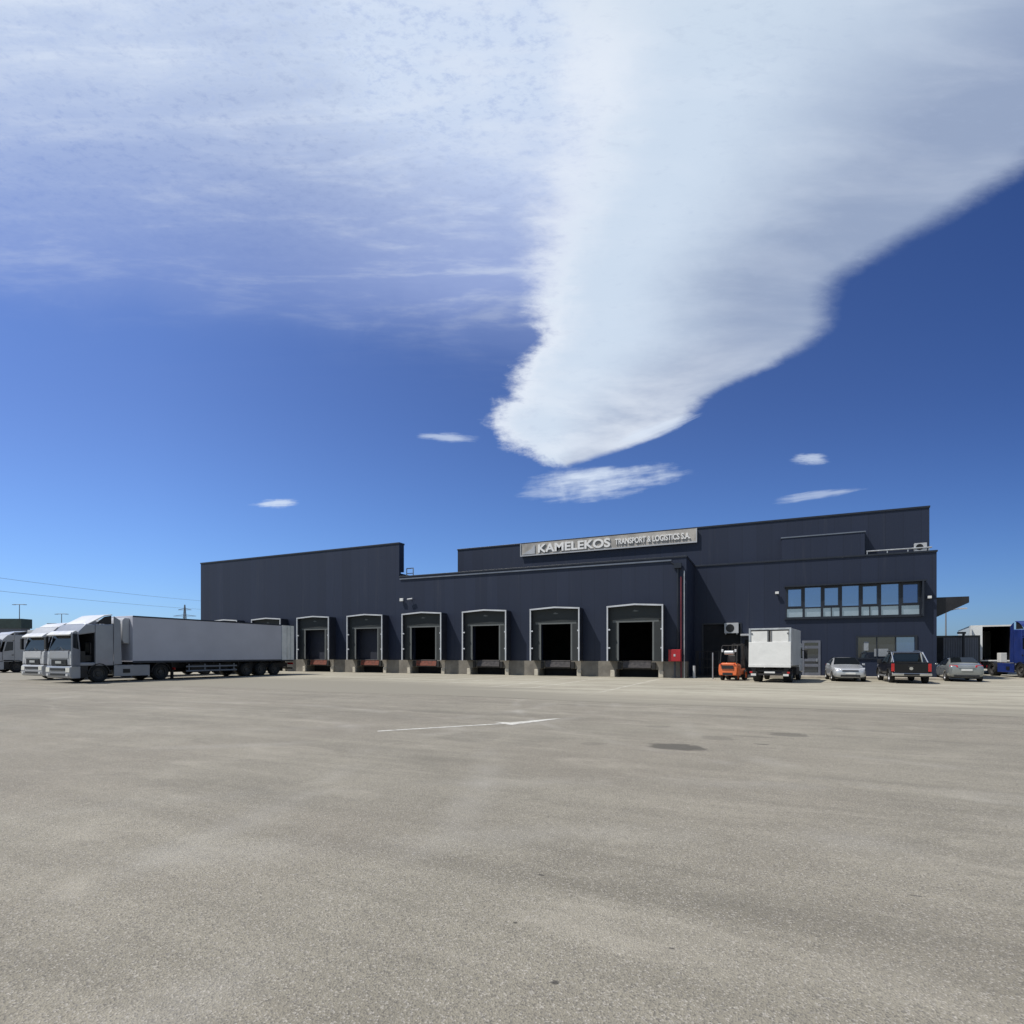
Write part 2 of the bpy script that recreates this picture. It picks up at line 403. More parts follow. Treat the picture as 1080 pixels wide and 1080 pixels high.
# upper storey behind
up = MB()
up.box(-26.5, 9.55, DU, DU+.25, HM-1.2, HU)
up.box(-26.5, -26.25, DU+.25, 80, HM-1.2, HU)
up.box(9.3, 9.55, DU+.25, 80, HM-1.2, HU)
up.build('upper_wall', M['panel'], W)
box(-26.25, 9.3, DU+.25, 80, HU-.5, HU-.3).build('upper_roof', M['trim'], W)
box(-26.54, 9.59, DU-.05, DU+.3, HU, HU+.13).build('upper_coping', M['trim'], W, bevel=.012)
bx = MB(); bx.box(.75, 5.85, DO+.02, DU-.003, HM+.092, 9.98)
bx.build('plant_housing', M['panel'], W)
box(.70, 5.90, DO-.02, DU-.003, 9.982, 10.06).build('housing_coping', M['bright_trim'], W)
# office wing wall with window openings
WX0, WX1, WZ0, WZ1 = 1.02, 8.98, 4.22, 6.42
o = MB()
LW = (5.45, 8.66, 1.40, 2.80)                                # ground-floor window
SD = (2.05, 3.20, .15, 2.62)                                 # glazed door
RD = (-4.6, -2.0, 0, 3.9)                                    # dark goods door in the corner
T = DO+.28
o.box(S2, S3, DO, T, WZ1, HM-.03)
o.box(S2, WX0, DO, T, WZ0, WZ1); o.box(WX1, S3, DO, T, WZ0, WZ1)
o.box(S2, S3, DO, T, 3.9, WZ0)
o.box(S2, RD[0], DO, T, 0, 3.9)
o.box(RD[1], SD[0], DO, T, 0, 3.9)
o.box(SD[0], SD[1], DO, T, SD[3], 3.9)
o.box(SD[1], LW[0], DO, T, 0, 3.9)
o.box(LW[0], LW[1], DO, T, 0, LW[2]); o.box(LW[0], LW[1], DO, T, LW[3], 3.9)
o.box(LW[1], S3, DO, T, 0, 3.9)
o.build('office_wall', M['panel'], W)
box(S3-.25, S3-.002, T, 72, 0, HM-.03).build('office_side_wall', M['panel'], W)
box(S2, S3-.25, T+.0, 72, HM-.6, HM-.4).build('office_roof', M['trim'], W)
box(S2, S3-.3, 46.6, 46.8, 0, HM-.7).build('office_interior', M['dark_inside'], W)
# strip window: seven bays
n = 7; bw = (WX1-WX0)/n
for i in range(n):
    a = WX0+i*bw; b = a+bw; f = MB(); zt = 4.93
    for (p, q, r, s) in ((a+.002, a+.075, WZ0, WZ1), (b-.075, b-.002, WZ0, WZ1), (a+.075, b-.075, WZ0, WZ0+.07), (a+.075, b-.075, WZ1-.07, WZ1), (a+.075, b-.075, zt-.04, zt+.05)):
        f.box(p, q, DO-.05, DO+.1, r, s)
    if i % 2 == 0:                                           # opening lights carry a heavier sash
        for (p, q, r, s) in ((a+.077, a+.16, zt+.052, WZ1-.072), (b-.16, b-.077, zt+.052, WZ1-.072), (a+.16, b-.16, WZ1-.15, WZ1-.072), (a+.16, b-.16, zt+.052, zt+.13)):
            f.box(p, q, DO-.07, DO+.08, r, s)
    if i == 2 or i == 4: f.box((a+b)/2-.03, (a+b)/2+.03, DO-.04, DO+.1, WZ0+.07, zt-.04)
    fo = f.build('window', M['trim'], W)
    box(a+.07, b-.07, DO+.04, DO+.06, zt, WZ1-.05).build('pane', M['win_deep' if i == n-1 else 'win'], fo)
    box(a+.07, b-.07, DO+.04, DO+.06, WZ0+.05, zt).build('spandrel_pane', M['win_low'], fo)
sr = MB()
sr.box(WX0-.1, WX1+.25, DO-.42, DO-.002, WZ1+.002, WZ1+.09)
sr.box(WX1+.002, WX1+.10, DO-.42, DO-.002, WZ0-.08, WZ1)
sr.box(WX0-.1, WX1+.002, DO-.12, DO-.002, WZ0-.09, WZ0-.002)
sr.build('window_surround', M['trim'], W)
# ground floor window
f = MB(); a, b, z0, z1 = LW
for (p, q, r, s) in ((a-.12, a, z0-.1, z1+.12), (b, b+.12, z0-.1, z1+.12), (a, b, z1, z1+.12), (a, b, z0-.1, z0)): f.box(p, q, DO-.07, DO-.002, r, s)
f.box(a+1.07, a+1.13, DO+.03, DO+.09, z0, z1); f.box(a+2.13, a+2.19, DO+.03, DO+.09, z0, z1)
fo = f.build('window', M['trim'], W)
box(a, b, DO+.10, DO+.12, z0, z1).build('pane', M['win'] if False else M['win_dark'], fo)
for q in ((a+.95, a+1.75, DO+.07, DO+.09, z0+.1, z0+.62), (a+.35, a+.62, DO+.07, DO+.09, z0+.5, z0+1.1)): box(*q).build('notice', M['blind'], fo)
box(a+2.2, b-.01, DO+.06, DO+.08, z0+.35, z1-.02).build('pane', M['win'], fo)
# glazed door with horizontal bars
f = MB(); a, b, z0, z1 = SD
for (p, q, r, s) in ((a, a+.14, z0, z1), (b-.14, b, z0, z1), (a+.14, b-.14, z1-.16, z1)): f.box(p, q, DO-.05, DO+.12, r, s)
for z in (z0+.002, z0+.62, z0+1.0, z0+1.9): f.box(a+.14, b-.14, DO-.03, DO+.10, z, z+.2)
fo = f.build('door', M['grey_box'], W)
box(a+.1, b-.1, DO+.11, DO+.13, z0+.05, z1-.05).build('pane', M['win_dark'], fo)
box(b-.24, b-.20, DO-.09, DO-.03, z0+.95, z0+1.2).build('handle', M['alu'], fo)
# goods door in the shaded corner
f = MB()
for i in range(13): f.box(RD[0], RD[1], DO+.10+.015*(i % 2), DO+.16, i*.3, i*.3+.3)
fo = f.build('roller_door', M['dark_inside'], W)
MB().box(RD[0]-.1, RD[0], DO-.05, DO-.002, 0, 4.0).box(RD[1], RD[1]+.1, DO-.05, DO-.002, 0, 4.0).box(RD[0], RD[1], DO-.05, DO-.002, 3.9, 4.0).build('door_frame', M['trim'], fo)
box(-1.95, .6, DO-1.0, DO-.002, 2.98, 3.12).build('door_canopy', M['offwhite'], W, bevel=.02)
box(-1.7, -.2, DO-.04, DO-.002, 0.15, 2.7).build('door', M['dark_inside'], W)

# two docks have their sectional doors down
for c in DOCKS[2:4]:
    f = MB()
    for k in range(6): f.box(c-OPW, c+OPW, D0+.14, D0+.18-.01*(k % 2), 1.18+k*.5, 1.68+k*.5)
    f.build('dock_door', M['shelter_side'], W)
# concrete plinth with a pit beneath each dock
xs = [S0-.02]
for c in DOCKS: xs += [c-1.5, c+1.5]
xs.append(S2+.02)
for a, b in zip(xs[::2], xs[1::2]): box(a, b, D0-.10, D0+.9, 0, 1.15).build('concrete_plinth', M['concrete'], W)
for c in DOCKS:
    for q in ((c-1.5, c-1.05), (c+1.05, c+1.5)): box(*q, D0-.10, D0+.9, .56, 1.15).build('dock_cheek', M['concrete'], W)
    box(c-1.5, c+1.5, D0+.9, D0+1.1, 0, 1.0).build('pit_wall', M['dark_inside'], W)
    for sg in (-1, 1):
        box(c+sg*1.72-.16, c+sg*1.72+.16, D0-.26, D0-.102, 0, .50).build('concrete_stub', M['pale_concrete'], W, bevel=.03)
        box(c+sg*1.22-.13, c+sg*1.22+.13, D0-.24, D0-.102, .58, 1.08).build('dock_bumper', M['rubber'], W, bevel=.02)
# canopy at the far end of the office
cn = MB()
cn.prism([(S3+.002, 4.05), (11.62, 4.98), (11.62, 5.38), (S3+.002, 5.38)], DO+.4, 54.0, 'y')
cn.build('side_canopy', M['black_plastic'], W)
MB().cyl((11.45, 52.6, 0), (11.45, 52.6, 5.0), .13, 10).build('canopy_post', M['trim'], W)
# expansion joints on the plinth, conduit and downpipe at the corner
dp = MB()
dp.tube([(S2-.55, D0-.14, 7.6), (S2-.55, D0-.14, 1.2)], .07)
dp.box(S2-.8, S2-.3, D0-.32, D0-.06, 7.6, 7.95)
dp.tube([(S2-1.0, D0-.2, 8.05), (S2-.55, D0-.2, 7.7)], .06)
dp.build('downpipe', M['trim'], W)
MB().tube([(S2-.33, D0-.16, 7.0), (S2-.33, D0-.16, .02)], .055).build('fire_main_pipe', M['red_pipe'], W)
MB().tube([(S2-.12, D0-.16, 7.4), (S2-.12, D0-.16, .02)], .035).build('conduit', M['galv'], W)

# ------------------------------------------------------------------ dock shelters
SW, SP, ST = 1.93, .9, 4.98
def make_shelter():
    t = thing('dock_shelter', 'x', 'dock shelter')
    y = D0-SP
    f = MB()
    for sg in (-1, 1): f.box(sg*SW-.047, sg*SW+.047, y-.03, y+.05, 1.16, ST)
    f.prism([(-SW-.055, ST), (0, ST+.12), (SW+.055, ST), (SW+.055, ST+.11), (0, ST+.23), (-SW-.055, ST+.11)], y-.03, y+.05, 'y')
    for sg in (-1, 1):
        for z in (2.05, 3.35): f.box(sg*SW-.12 if sg > 0 else -SW+.055, SW-.055 if sg > 0 else -SW+.2, y-.02, y+.04, z, z+.1)
    f.build('frame', M['frame'], t)
    yc, y = y, y+.28
    tc_ = MB(); tc_.prism([(-SW+.056, 4.1), (SW-.056, 4.1), (SW-.056, ST-.002), (0, ST+.118), (-SW+.056, ST-.002)], y+.0, y+.03, 'y')
    tc_.box(-SW+.3, SW-.3, y-.012, y-.002, 4.3, 4.32)
    cur = tc_.build('top_curtain', M['curtain'], t)
    box(-SW+.30, SW-.30, y+.032, y+.06, 3.92, 4.098).build('hem', M['curtain_hem'], cur)
    lg = MB()
    lg.add([(-.22, y-.004, 4.70), (.02, y-.004, 4.66), (.26, y-.004, 4.70), (.05, y-.004, 4.76), (-.06, y-.004, 4.80), (-.1, y-.004, 4.745)], [(0, 1, 2, 3, 4, 5)])
    lg.build('emblem', M['curtain_hem'], cur)
    for sg in (-1, 1):
        a, b = sorted((sg*(SW-.056), sg*(SW-.62)))
        box(a, b, y+.035, y+.07, 1.16, 4.1).build('side_curtain', M['curtain'], t)
        c0, c1 = sorted((sg*(SW-.62), sg*(SW-.74)))
        box(c0, c1, y+.03, y+.08, 1.2, 3.92).build('curtain_edge', M['curtain_hem'], t)
    y = yc
    for sg in (-1, 1):
        box(sg*SW-.04, sg*SW+.04, y+.052, D0-.003, 1.16, ST).build('side_cover', M['shelter_side'], t)
    MB().prism([(-SW-.04, ST+.002), (0, ST+.122), (SW+.04, ST+.002), (SW+.04, ST+.09), (0, ST+.21), (-SW-.04, ST+.09)], y+.052, D0-.003, 'y').build('roof_cover', M['shelter_side'], t)
    return t
def make_leveller(rusty):
    t = thing('dock_leveller', 'x', 'dock leveller')
    m = M['rust'] if rusty else M['leveller_grey']
    y = D0
    box(-1.04, 1.04, y-.05, y+.86, 1.155, 1.175).build('deck', M['leveller_grey'], t)
    l = MB(); l.prism([(y-.10, 1.15), (y-.05, 1.15), (y-.13, .68), (y-.20, .68)], -1.0, 1.0); l.build('lip', m, t)
    h = MB(); h.cyl((-1.0, y-.09, 1.14), (1.0, y-.09, 1.14), .045, 8)
    h.build('hinge', M['leveller_grey'], t)
    f = MB(); f.box(-1.04, -.98, y-.0, y+.86, .6, 1.15); f.box(.98, 1.04, y, y+.86, .6, 1.15); f.box(-.98, .98, y-.02, y+.04, .58, .66)
    f.build('frame', M['leveller_grey'], t)
    return t
sh = make_shelter(); lv = {True: make_leveller(True), False: make_leveller(False)}; seen = set()
SHL = ['dock shelter at the far left end of the row, mostly behind the parked lorry', 'dock shelter second from the left, only its top showing over the trailer',
       'dock shelter just right of the parked trailer, with a rust red plate below', 'black curtained dock shelter fourth from the left, rust red plate below',
       'dock shelter below the step in the roofline, fifth from the left', 'dock shelter third from the red hose cabinet, grey plate below',
       'dock shelter second from the red hose cabinet, with a wide black opening', 'largest looking dock shelter, nearest the red hose cabinet']
LVL = ['dock plate at the far left end, behind the parked lorry', 'dock plate second from the left, behind the parked trailer',
       'rust red hanging dock plate just right of the parked trailer', 'bright rust red dock plate, fourth dock from the left',
       'dull rust red dock plate, fifth dock from the left', 'grey steel dock plate, third dock from the red hose cabinet',
       'grey steel dock plate, second dock from the red hose cabinet', 'dark grey dock plate beside the red hose cabinet']
for i, c in enumerate(DOCKS):
    a = sh if i == 0 else copy_tree(sh)
    a.location = (c, 0, 0); tag(a, SHL[i], 'dock shelter', 'dock shelters along the warehouse front')
    r = 2 <= i <= 4
    b = lv[r] if r not in seen else copy_tree(lv[r]); seen.add(r)
    b.location = (c, 0, 0); tag(b, LVL[i], 'dock leveller', 'dock levellers under the shelters')

# ------------------------------------------------------------------ roof sign
sg = thing('roof_sign', 'long grey sign board with white raised company lettering on the upper wall', 'sign', (0, 0, 0))
y = DU-.16
b = MB().box(-19.95, -5.15, y, DU-.06, 10.33, 11.36); b.build('board', M['sign_board'], sg)
MB().box(-20.0, -5.1, y-.06, y-.002, 10.26, 10.35).box(-20.0, -19.93, y-.06, y-.002, 10.35, 11.36).box(-5.17, -5.1, y-.06, y-.002, 10.35, 11.36).build('border', M['offwhite'], sg)
lettering('lettering', 'KAMELEKOS', 6.4, .74, (-15.1, y-.05, 10.83), M['sign_letter'], sg, .03, offset=.03)
lettering('small_lettering', 'TRANSPORT & LOGISTICS S.A.', 5.9, .48, (-8.55, y-.045, 10.84), M['sign_letter'], sg, .03, offset=.026)
MB().prism([(-19.8, 10.42), (-18.6, 10.42), (-18.6, 11.15), (-18.78, 11.15), (-18.78, 10.95)], y-.05, y-.005, 'y').build('emblem', M['offwhite'], sg)

# ------------------------------------------------------------------ small fittings on and beside the building
hb = thing('hose_cabinet', 'red fire hose cabinet on a post beside the right end dock', 'hose cabinet', (-5.95, D0-.42, 0))
box(-.42, .42, -.15, .15, 1.15, 1.98).build('cabinet', M['red'], hb, bevel=.02)
box(-.38, .38, -.165, -.152, 1.19, 1.94).build('door', M['red'], hb)
box(-.06, .06, -.18, -.167, 1.5, 1.66).build('handle', M['offwhite'], hb)
MB().box(-.06, .06, -.06, .06, 0, 1.148).build('stand', M['trim'], hb)
def wall_lamp(x, y, z, label, big=False):
    t = thing('wall_lamp', label, 'wall lamp', (x, y, z), 0, 'lamps on the warehouse walls')
    s = 1.5 if big else 1
    box(-.05, .05, -.12, -.002, -.05, .05).build('bracket', M['trim'], t)
    MB().box(-.12*s, .12*s, -.26, -.121, -.07*s, .10*s).build('housing', M['white'], t, bevel=.02)
wall_lamp(.45, DO, 6.05, 'small white wall lamp to the upper left of the office windows')
wall_lamp(9.4, DO, 5.35, 'small white wall lamp at the right corner of the office')
wall_lamp(-29.0, D0, 6.35, 'pale lamp on the dock wall below the step in the roofline', True)
cam_ = thing('security_camera', 'small white camera on the dock wall beside the lamp', 'camera', (-28.1, D0, 6.4))
MB().tube([(0, -.002, 0), (0, -.2, 0)], .03).build('arm', M['trim'], cam_)
MB().cyl((-.25, -.26, -.03), (.25, -.22, .02), .07, 10).build('body', M['offwhite'], cam_)
def ac(x, y, z, label, k=1.0):
    t = thing('air_conditioner', label, 'air conditioner', (x, y, z), 0, 'air conditioner units on the office'); t.scale = (k, k, k)
    MB().box(-.55, .55, -.42, -.05, 0, .85).build('casing', M['offwhite'], t, bevel=.03)
    f = MB()
    for k in range(1, 5): f.lathe_x([(k*.075-.008, -.008), (k*.075+.008, -.008), (k*.075+.008, .008), (k*.075-.008, .008)], (0, 0, 0), 20)
    vs = [Vector((p.y-.1, -.43+p.x, p.z+.42)) for p in f.v]; f.v = vs
    f.build('grille', M['black_plastic'], t)
    c = MB().cyl((-.1, -.424, .42), (-.1, -.421, .42), .33, 24); c.build('fan_opening', M['black_plastic'], t)
    MB().box(-.45, -.4, -.45, -.002, -.08, -.002).box(.4, .45, -.45, -.002, -.08, -.002).build('bracket', M['galv'], t)
    return t
ac(-2.6, DO-.02, 3.2, 'white air conditioner unit high on the shaded corner wall', .9)
ac(9.0, DO+.36, 8.46, 'small pale air conditioner unit behind the parapet at the right end of the roof', .62)
rl = thing('roof_railing', 'pale metal railing along the parapet at the right end of the office roof', 'railing', (0, DO+.1, HM+.09))
MB().tube([(5.95, 0, .22), (9.6, 0, .22)], .05).build('rail', M['galv'], rl)
for k in range(4): MB().tube([(6.0+k*1.15, 0, 0), (6.0+k*1.15, 0, .2)], .035).build('post', M['galv'], rl)
hp = thing('roof_ladder_hoop', 'small grey metal hoop on the roof edge beside the step in the roofline', 'railing', (-28.9, D0+.9, HM-.4))
MB().tube([(-.35, 0, 0), (-.35, 0, 1.3), (.35, 0, 1.3), (.35, 0, 0)], .045).build('hoop', M['galv'], hp)
MB().tube([(-.35, 0, .85), (.35, 0, .85)], .035).build('crossbar', M['galv'], hp)
pp = thing('protection_post', 'short white post at the foot of the dock block corner', 'bollard', (-4.75, D0+.2, 0))
MB().cyl((0, 0, 0), (0, 0, .85), .09, 12).build('post', M['offwhite'], pp); MB().cyl((0, 0, .851), (0, 0, .9), .09, 12, .04).build('cap', M['trim'], pp)
tp = thing('thin_post', 'tall thin grey post left of the orange forklift', 'post', (-3.35, 37.9, 0))
MB().cyl((0, 0, 0), (0, 0, 1.75), .045, 10).build('pole', M['post'], tp); MB().box(-.14, .14, -.14, .14, 0, .06).build('base', M['pale_concrete'], tp)
rk = thing('storage_rack', 'dark metal roll cage in the shaded corner beside the dock block', 'roll cage', (-4.05, 42.0, 0))
r_ = MB()
for x in (-.75, .75):
    for yy in (-.45, .45): r_.box(x-.025, x+.025, yy-.025, yy+.025, .1, 1.9)
for z in (.14, .7, 1.3, 1.86):
    for yy in (-.45, .45): r_.box(-.72, .72, yy-.018, yy+.018, z-.018, z+.018)
for k in range(7): r_.cyl((-.6+k*.2, -.46, .14), (-.6+k*.2, -.46, 1.86), .012, 6)
r_.build('frame', M['chassis'], rk); MB().box(-.74, .74, -.46, .46, .06, .11).build('base', M['chassis'], rk)

# ------------------------------------------------------------------ wheels
def wheel(parent, x, y, r, wd, rimcol='rim', out=1, hub=True):
    """tyre with a rim on its outer side; out = +1 when the outer side looks along +x"""
    h = wd/2; rr = r*.62
    m = MB().lathe_x([(rr, -h*.8), (r*.9, -h), (r*.985, -h*.75), (r, -h*.4), (r, h*.4), (r*.985, h*.75), (r*.9, h), (rr, h*.8), (rr, -h*.8)], (x, y, r))
    t = m.build('wheel', M['tyre'], parent, smooth=True)
    q = MB().lathe_x([(rr, out*h*.82), (rr*.93, out*h*.84), (rr*.88, out*h*.35), (rr*.45, out*h*.25), (rr*.4, out*h*.6), (.001, out*h*.66)], (x, y, r))
    if hub:
        for k in range(8 if r > .4 else 5):
            a = 2*PI*k/(8 if r > .4 else 5)
            c = Vector((x, y+math.cos(a)*rr*.66, r+math.sin(a)*rr*.66))
            q.cyl(c+Vector((out*h*.2, 0, 0)), c+Vector((out*h*.45, 0, 0)), rr*.10, 6)
    q.build('rim', M[rimcol], t, smooth=True)
    return t

# ------------------------------------------------------------------ lorries
def make_tractor(label, loc, rotz, paint, cover=None, low=False, door_open=False, group=None, tall=0.0, bumper=None):
    """cab faces local -y; origin on the ground under the middle of the bumper"""
    cover = cover or paint; bumper = bumper or paint
    t = thing('tractor_unit', label, 'lorry', loc, rotz, group)
    P = M[paint]; X = 1.24; TZ = 3.38+tall
    c = MB()
    c.prism([(1.22, .98), (2.2, .98), (2.2, TZ+.05), (1.22, TZ)], -X, X)
    c.prism([(.02, 1.02), (.36, 1.02), (.36, 1.86), (.03, 1.86), (0, 1.5)], -X, X)
    c.prism([(.24, 2.72), (1.22, 2.9), (1.22, TZ), (.72, TZ), (.38, 2.98)], -X, X)
    c.box(-X, X, .36, 1.22, .98, 1.18)
    for s in (-1, 1):
        c.prism([(.05, 1.86), (.17, 1.86), (.38, 2.75), (.26, 2.75)], s*X-(.11 if s > 0 else 0), s*X+(0 if s > 0 else .11))
    c.build('cab', P, t, bevel=.085, seg=3)
    MB().slab([(-X+.1, .06, 1.87), (X-.1, .06, 1.87), (X-.12, .28, 2.74), (-X+.12, .28, 2.74)], .012).build('windscreen', M['glass'], t)
    MB().box(-X+.13, X-.13, 1.19, 1.215, 1.19, 2.88).box(-X+.07, -X+.085, .4, 1.19, 1.2, 1.9).box(-X+.13, X-.13, .4, 1.19, 1.185, 1.197).build('shade_lining', M['dark_inside'], t)  # near-black sheets that paint in the shade inside the cab
    box(-X+.12, X-.12, .40, .75, 1.2, 1.82).build('dashboard', M['black_plastic'], t)
    for s in (-.7, .7):
        MB().box(s-.26, s+.26, .75, 1.2, 1.2, 1.62).box(s-.25, s+.25, 1.08, 1.2, 1.62, 2.35).build('seat', M['black_plastic'], t, bevel=.05)
    MB().prism([(.02, 2.70), (.25, 2.80), (.33, 3.0), (.20, 2.98), (-.08, 2.78), (-.06, 2.70)], -X+.05, X-.05).build('sun_visor', M[cover], t, bevel=.035, seg=3)
    # raised air deflector over the roof, open at the sides
    top = 3.78 if low else 4.03+tall
    MB().prism([(.85, TZ+.03), (1.25, TZ+.28), (1.75, top-.07), (2.15, top), (2.2, top-.05), (1.75, top-.14), (1.25, TZ+.2), (.9, TZ+.0)], -X+.08, X-.08).build('roof_deflector', M[cover], t, bevel=.03, seg=3)
    MB().prism([(1.3, TZ+.055), (2.15, TZ+.06), (2.15, top-.08), (1.78, top-.17)], -X+.14, -X+.18).prism([(1.3, TZ+.055), (2.15, TZ+.06), (2.15, top-.08), (1.78, top-.17)], X-.18, X-.14).build('deflector_shade', M['black_plastic'], t)  # black side sheets painting in the shade below the deflector
    g = MB(); g.box(-.78, .78, -.012, .018, 1.02, 1.36)
    for k in range(4): g.box(-.74, .74, -.035, -.013, 1.05+k*.08, 1.09+k*.08)
    g.build('grille', M['black_plastic'], t)
    MB().box(-.95, .95, -.02, .018, 1.42, 1.84).build('bonnet_flap', P, t, bevel=.02)
    for s in (-1, 1):
        MB().prism([(-.015, 1.02), (.30, 1.02), (.30, 1.82), (.02, 1.82)], *sorted((s*(X+.012), s*(X-.20)))).build('corner_panel', M['offwhite'] if paint != 'blue' else P, t, bevel=.05)
        MB().tube([(s*.45, -.03, 1.86), (s*.1, .02, 2.05)], .012, 6).build('wiper', M['black_plastic'], t)
    MB().box(-.30, .30, -.05, -.036, 1.12, 1.26).build('badge_bar', M['alu'], t)
    MB().slab([(-X+.12, .045, 1.80), (X-.12, .045, 1.80), (X-.12, .075, 1.9), (-X+.12, .075, 1.9)], .02).build('scuttle', M['black_plastic'], t)
    b = MB(); b.prism([(-.02, .32), (.05, .28), (.46, .28), (.46, .98), (.0, .985), (-.06, .92), (-.08, .45)], -X-.005, X+.005)
    b.build('bumper', M[bumper], t, bevel=.10, seg=3)
    MB().box(-.72, .72, -.105, -.07, .44, .56).box(-.72, .72, -.10, -.06, .72, .86).build('air_intake', M['black_plastic'], t)
    for s in (-1, 1):
        MB().prism([(-.095, .64), (-.04, .64), (.0, .90), (-.085, .90)], s*1.0-.19, s*1.0+.19).build('headlight', M['lamp_clear'], t)
        MB().box(s*.98-.1, s*.98+.1, -.12, -.08, .42, .54).build('fog_light', M['lamp_clear'], t)
        a = MB().tube([(s*1.2, .22, 2.66), (s*1.42, .05, 2.62)], .03).tube([(s*1.2, .16, 1.98), (s*1.42, .05, 1.98)], .03)
        a.build('mirror_arm', M['black_plastic'], t)
        x0, x1 = sorted((s*1.30, s*1.52)); 
        MB().box(x0, x1, -.03, .12, 1.95, 2.68).build('mirror', M['black_plastic'], t, bevel=.04)
        # door
        d = MB(); xs0, xs1 = sorted((s*X, s*(X-.06)))
        d.prism([(.37, 1.0), (1.2, 1.0), (1.2, 2.02), (.37, 1.9)], xs0, xs1)
        d.prism([(.37, 1.9), (.46, 1.9), (.66, 2.78), (.58, 2.86)], xs0, xs1)
        d.prism([(1.12, 2.02), (1.2, 2.02), (1.2, 2.86), (1.12, 2.78)], xs0, xs1)
        d.prism([(.66, 2.78), (1.12, 2.78), (1.12, 2.86), (.60, 2.86)], xs0, xs1)
        do = d.build('door', P, t)
        MB().slab([(s*(X-.03), .46, 1.92), (s*(X-.03), 1.12, 2.02), (s*(X-.03), 1.12, 2.78), (s*(X-.03), .66, 2.78)], .006).build('side_window', M['glass'], do)
        MB().box(*sorted((s*(X+.03), s*(X+.002))), 1.0, 1.15, 1.55, 1.61).build('handle', M['black_plastic'], do)
        if door_open and s > 0:
            hinge = Vector((X, .37, 0)); do.rotation_euler = (0, 0, R(-142))
            rot = Matrix.Rotation(R(-142), 3, 'Z'); do.location = hinge-rot @ hinge
        # steps and arch
        MB().box(*sorted((s*(X-.06), s*(X-.45))), .47, .86, .30, .97).box(*sorted((s*(X-.02), s*(X-.4))), .48, .95, .36, .44).box(*sorted((s*(X-.02), s*(X-.4))), .45, .95, .66, .72).build('step', M['black_plastic'], t)
        ar_ = MB(); n = 10
        poly = [(1.42+.60*math.cos(PI*k/n), .52+.60*math.sin(PI*k/n)) for k in range(n+1)]+[(1.42+.54*math.cos(PI*k/n), .52+.54*math.sin(PI*k/n)) for k in range(n, -1, -1)]
        for k in range(n):
            q = [poly[k], poly[k+1], poly[2*n-k], poly[2*n+1-k]]
            ar_.prism(q, *sorted((s*(X+.01), s*(X-.55))))
        ar_.build('mudguard', M['black_plastic'], t)
        wheel(t, s*1.06, 1.42, .52, .32, 'dark_rim', s)
        wheel(t, s*.98, 5.05, .52, .56, 'dark_rim', s)
        # side skirt and cab-side fairing
        MB().prism([(2.26, .32), (4.36, .32), (4.36, 1.0), (2.26, 1.0)], *sorted((s*(X-.05), s*(X-.12)))).build('side_skirt', P, t, bevel=.02)
        MB().prism([(2.22, 1.05), (2.66, 1.05), (2.58, top-.35), (2.22, top-.12)], *sorted((s*(X-.01), s*(X-.05)))).build('side_fairing', P, t)
        MB().box(*sorted((s*(X-.045), s*(X-.02))), 2.75, 3.15, .52, .76).build('vent', M['black_plastic'], t)
        MB().cyl((s*.75, 2.5, .66), (s*.75, 4.3, .66), .3, 16).build('fuel_tank', M['alu'], t)
        mg = MB()
        for k in range(n):
            a0, a1 = PI*k/n, PI*(k+1)/n
            mg.prism([(5.05+.62*math.cos(a0), .52+.60*math.sin(a0)), (5.05+.62*math.cos(a1), .52+.60*math.sin(a1)), (5.05+.58*math.cos(a1), .52+.56*math.sin(a1)), (5.05+.58*math.cos(a0), .52+.56*math.sin(a0))], *sorted((s*1.25, s*.68)))
        mg.build('mudguard', M['black_plastic'], t)
        MB().box(*sorted((s*1.1, s*.72)), 6.02, 6.07, .62, .78).build('tail_light', M['lamp_red'], t)
    ch = MB(); ch.box(-.48, -.38, .6, 6.05, .70, .97).box(.38, .48, .6, 6.05, .70, .97)
    for yy in (1.4, 2.4, 3.6, 5.05, 6.0): ch.box(-.38, .38, yy-.06, yy+.06, .74, .92)
    ch.cyl((-1.0, 1.42, .52), (1.0, 1.42, .52), .08, 8).cyl((-.9, 5.05, .52), (.9, 5.05, .52), .1, 8)
    ch.build('chassis', M['chassis'], t)
    MB().cyl((0, 4.9, .98), (0, 4.9, 1.10), .5, 20).build('fifth_wheel', M['chassis'], t)
    MB().tube([(-.4, 2.35, 1.1), (-.4, 2.45, 2.2), (.1, 2.55, 1.5), (.5, 2.6, 1.7)], .035).tube([(.1, 2.4, 1.0), (.2, 2.5, 1.9), (.5, 2.55, 1.2)], .03).build('air_line', M['black_plastic'], t)
    return t

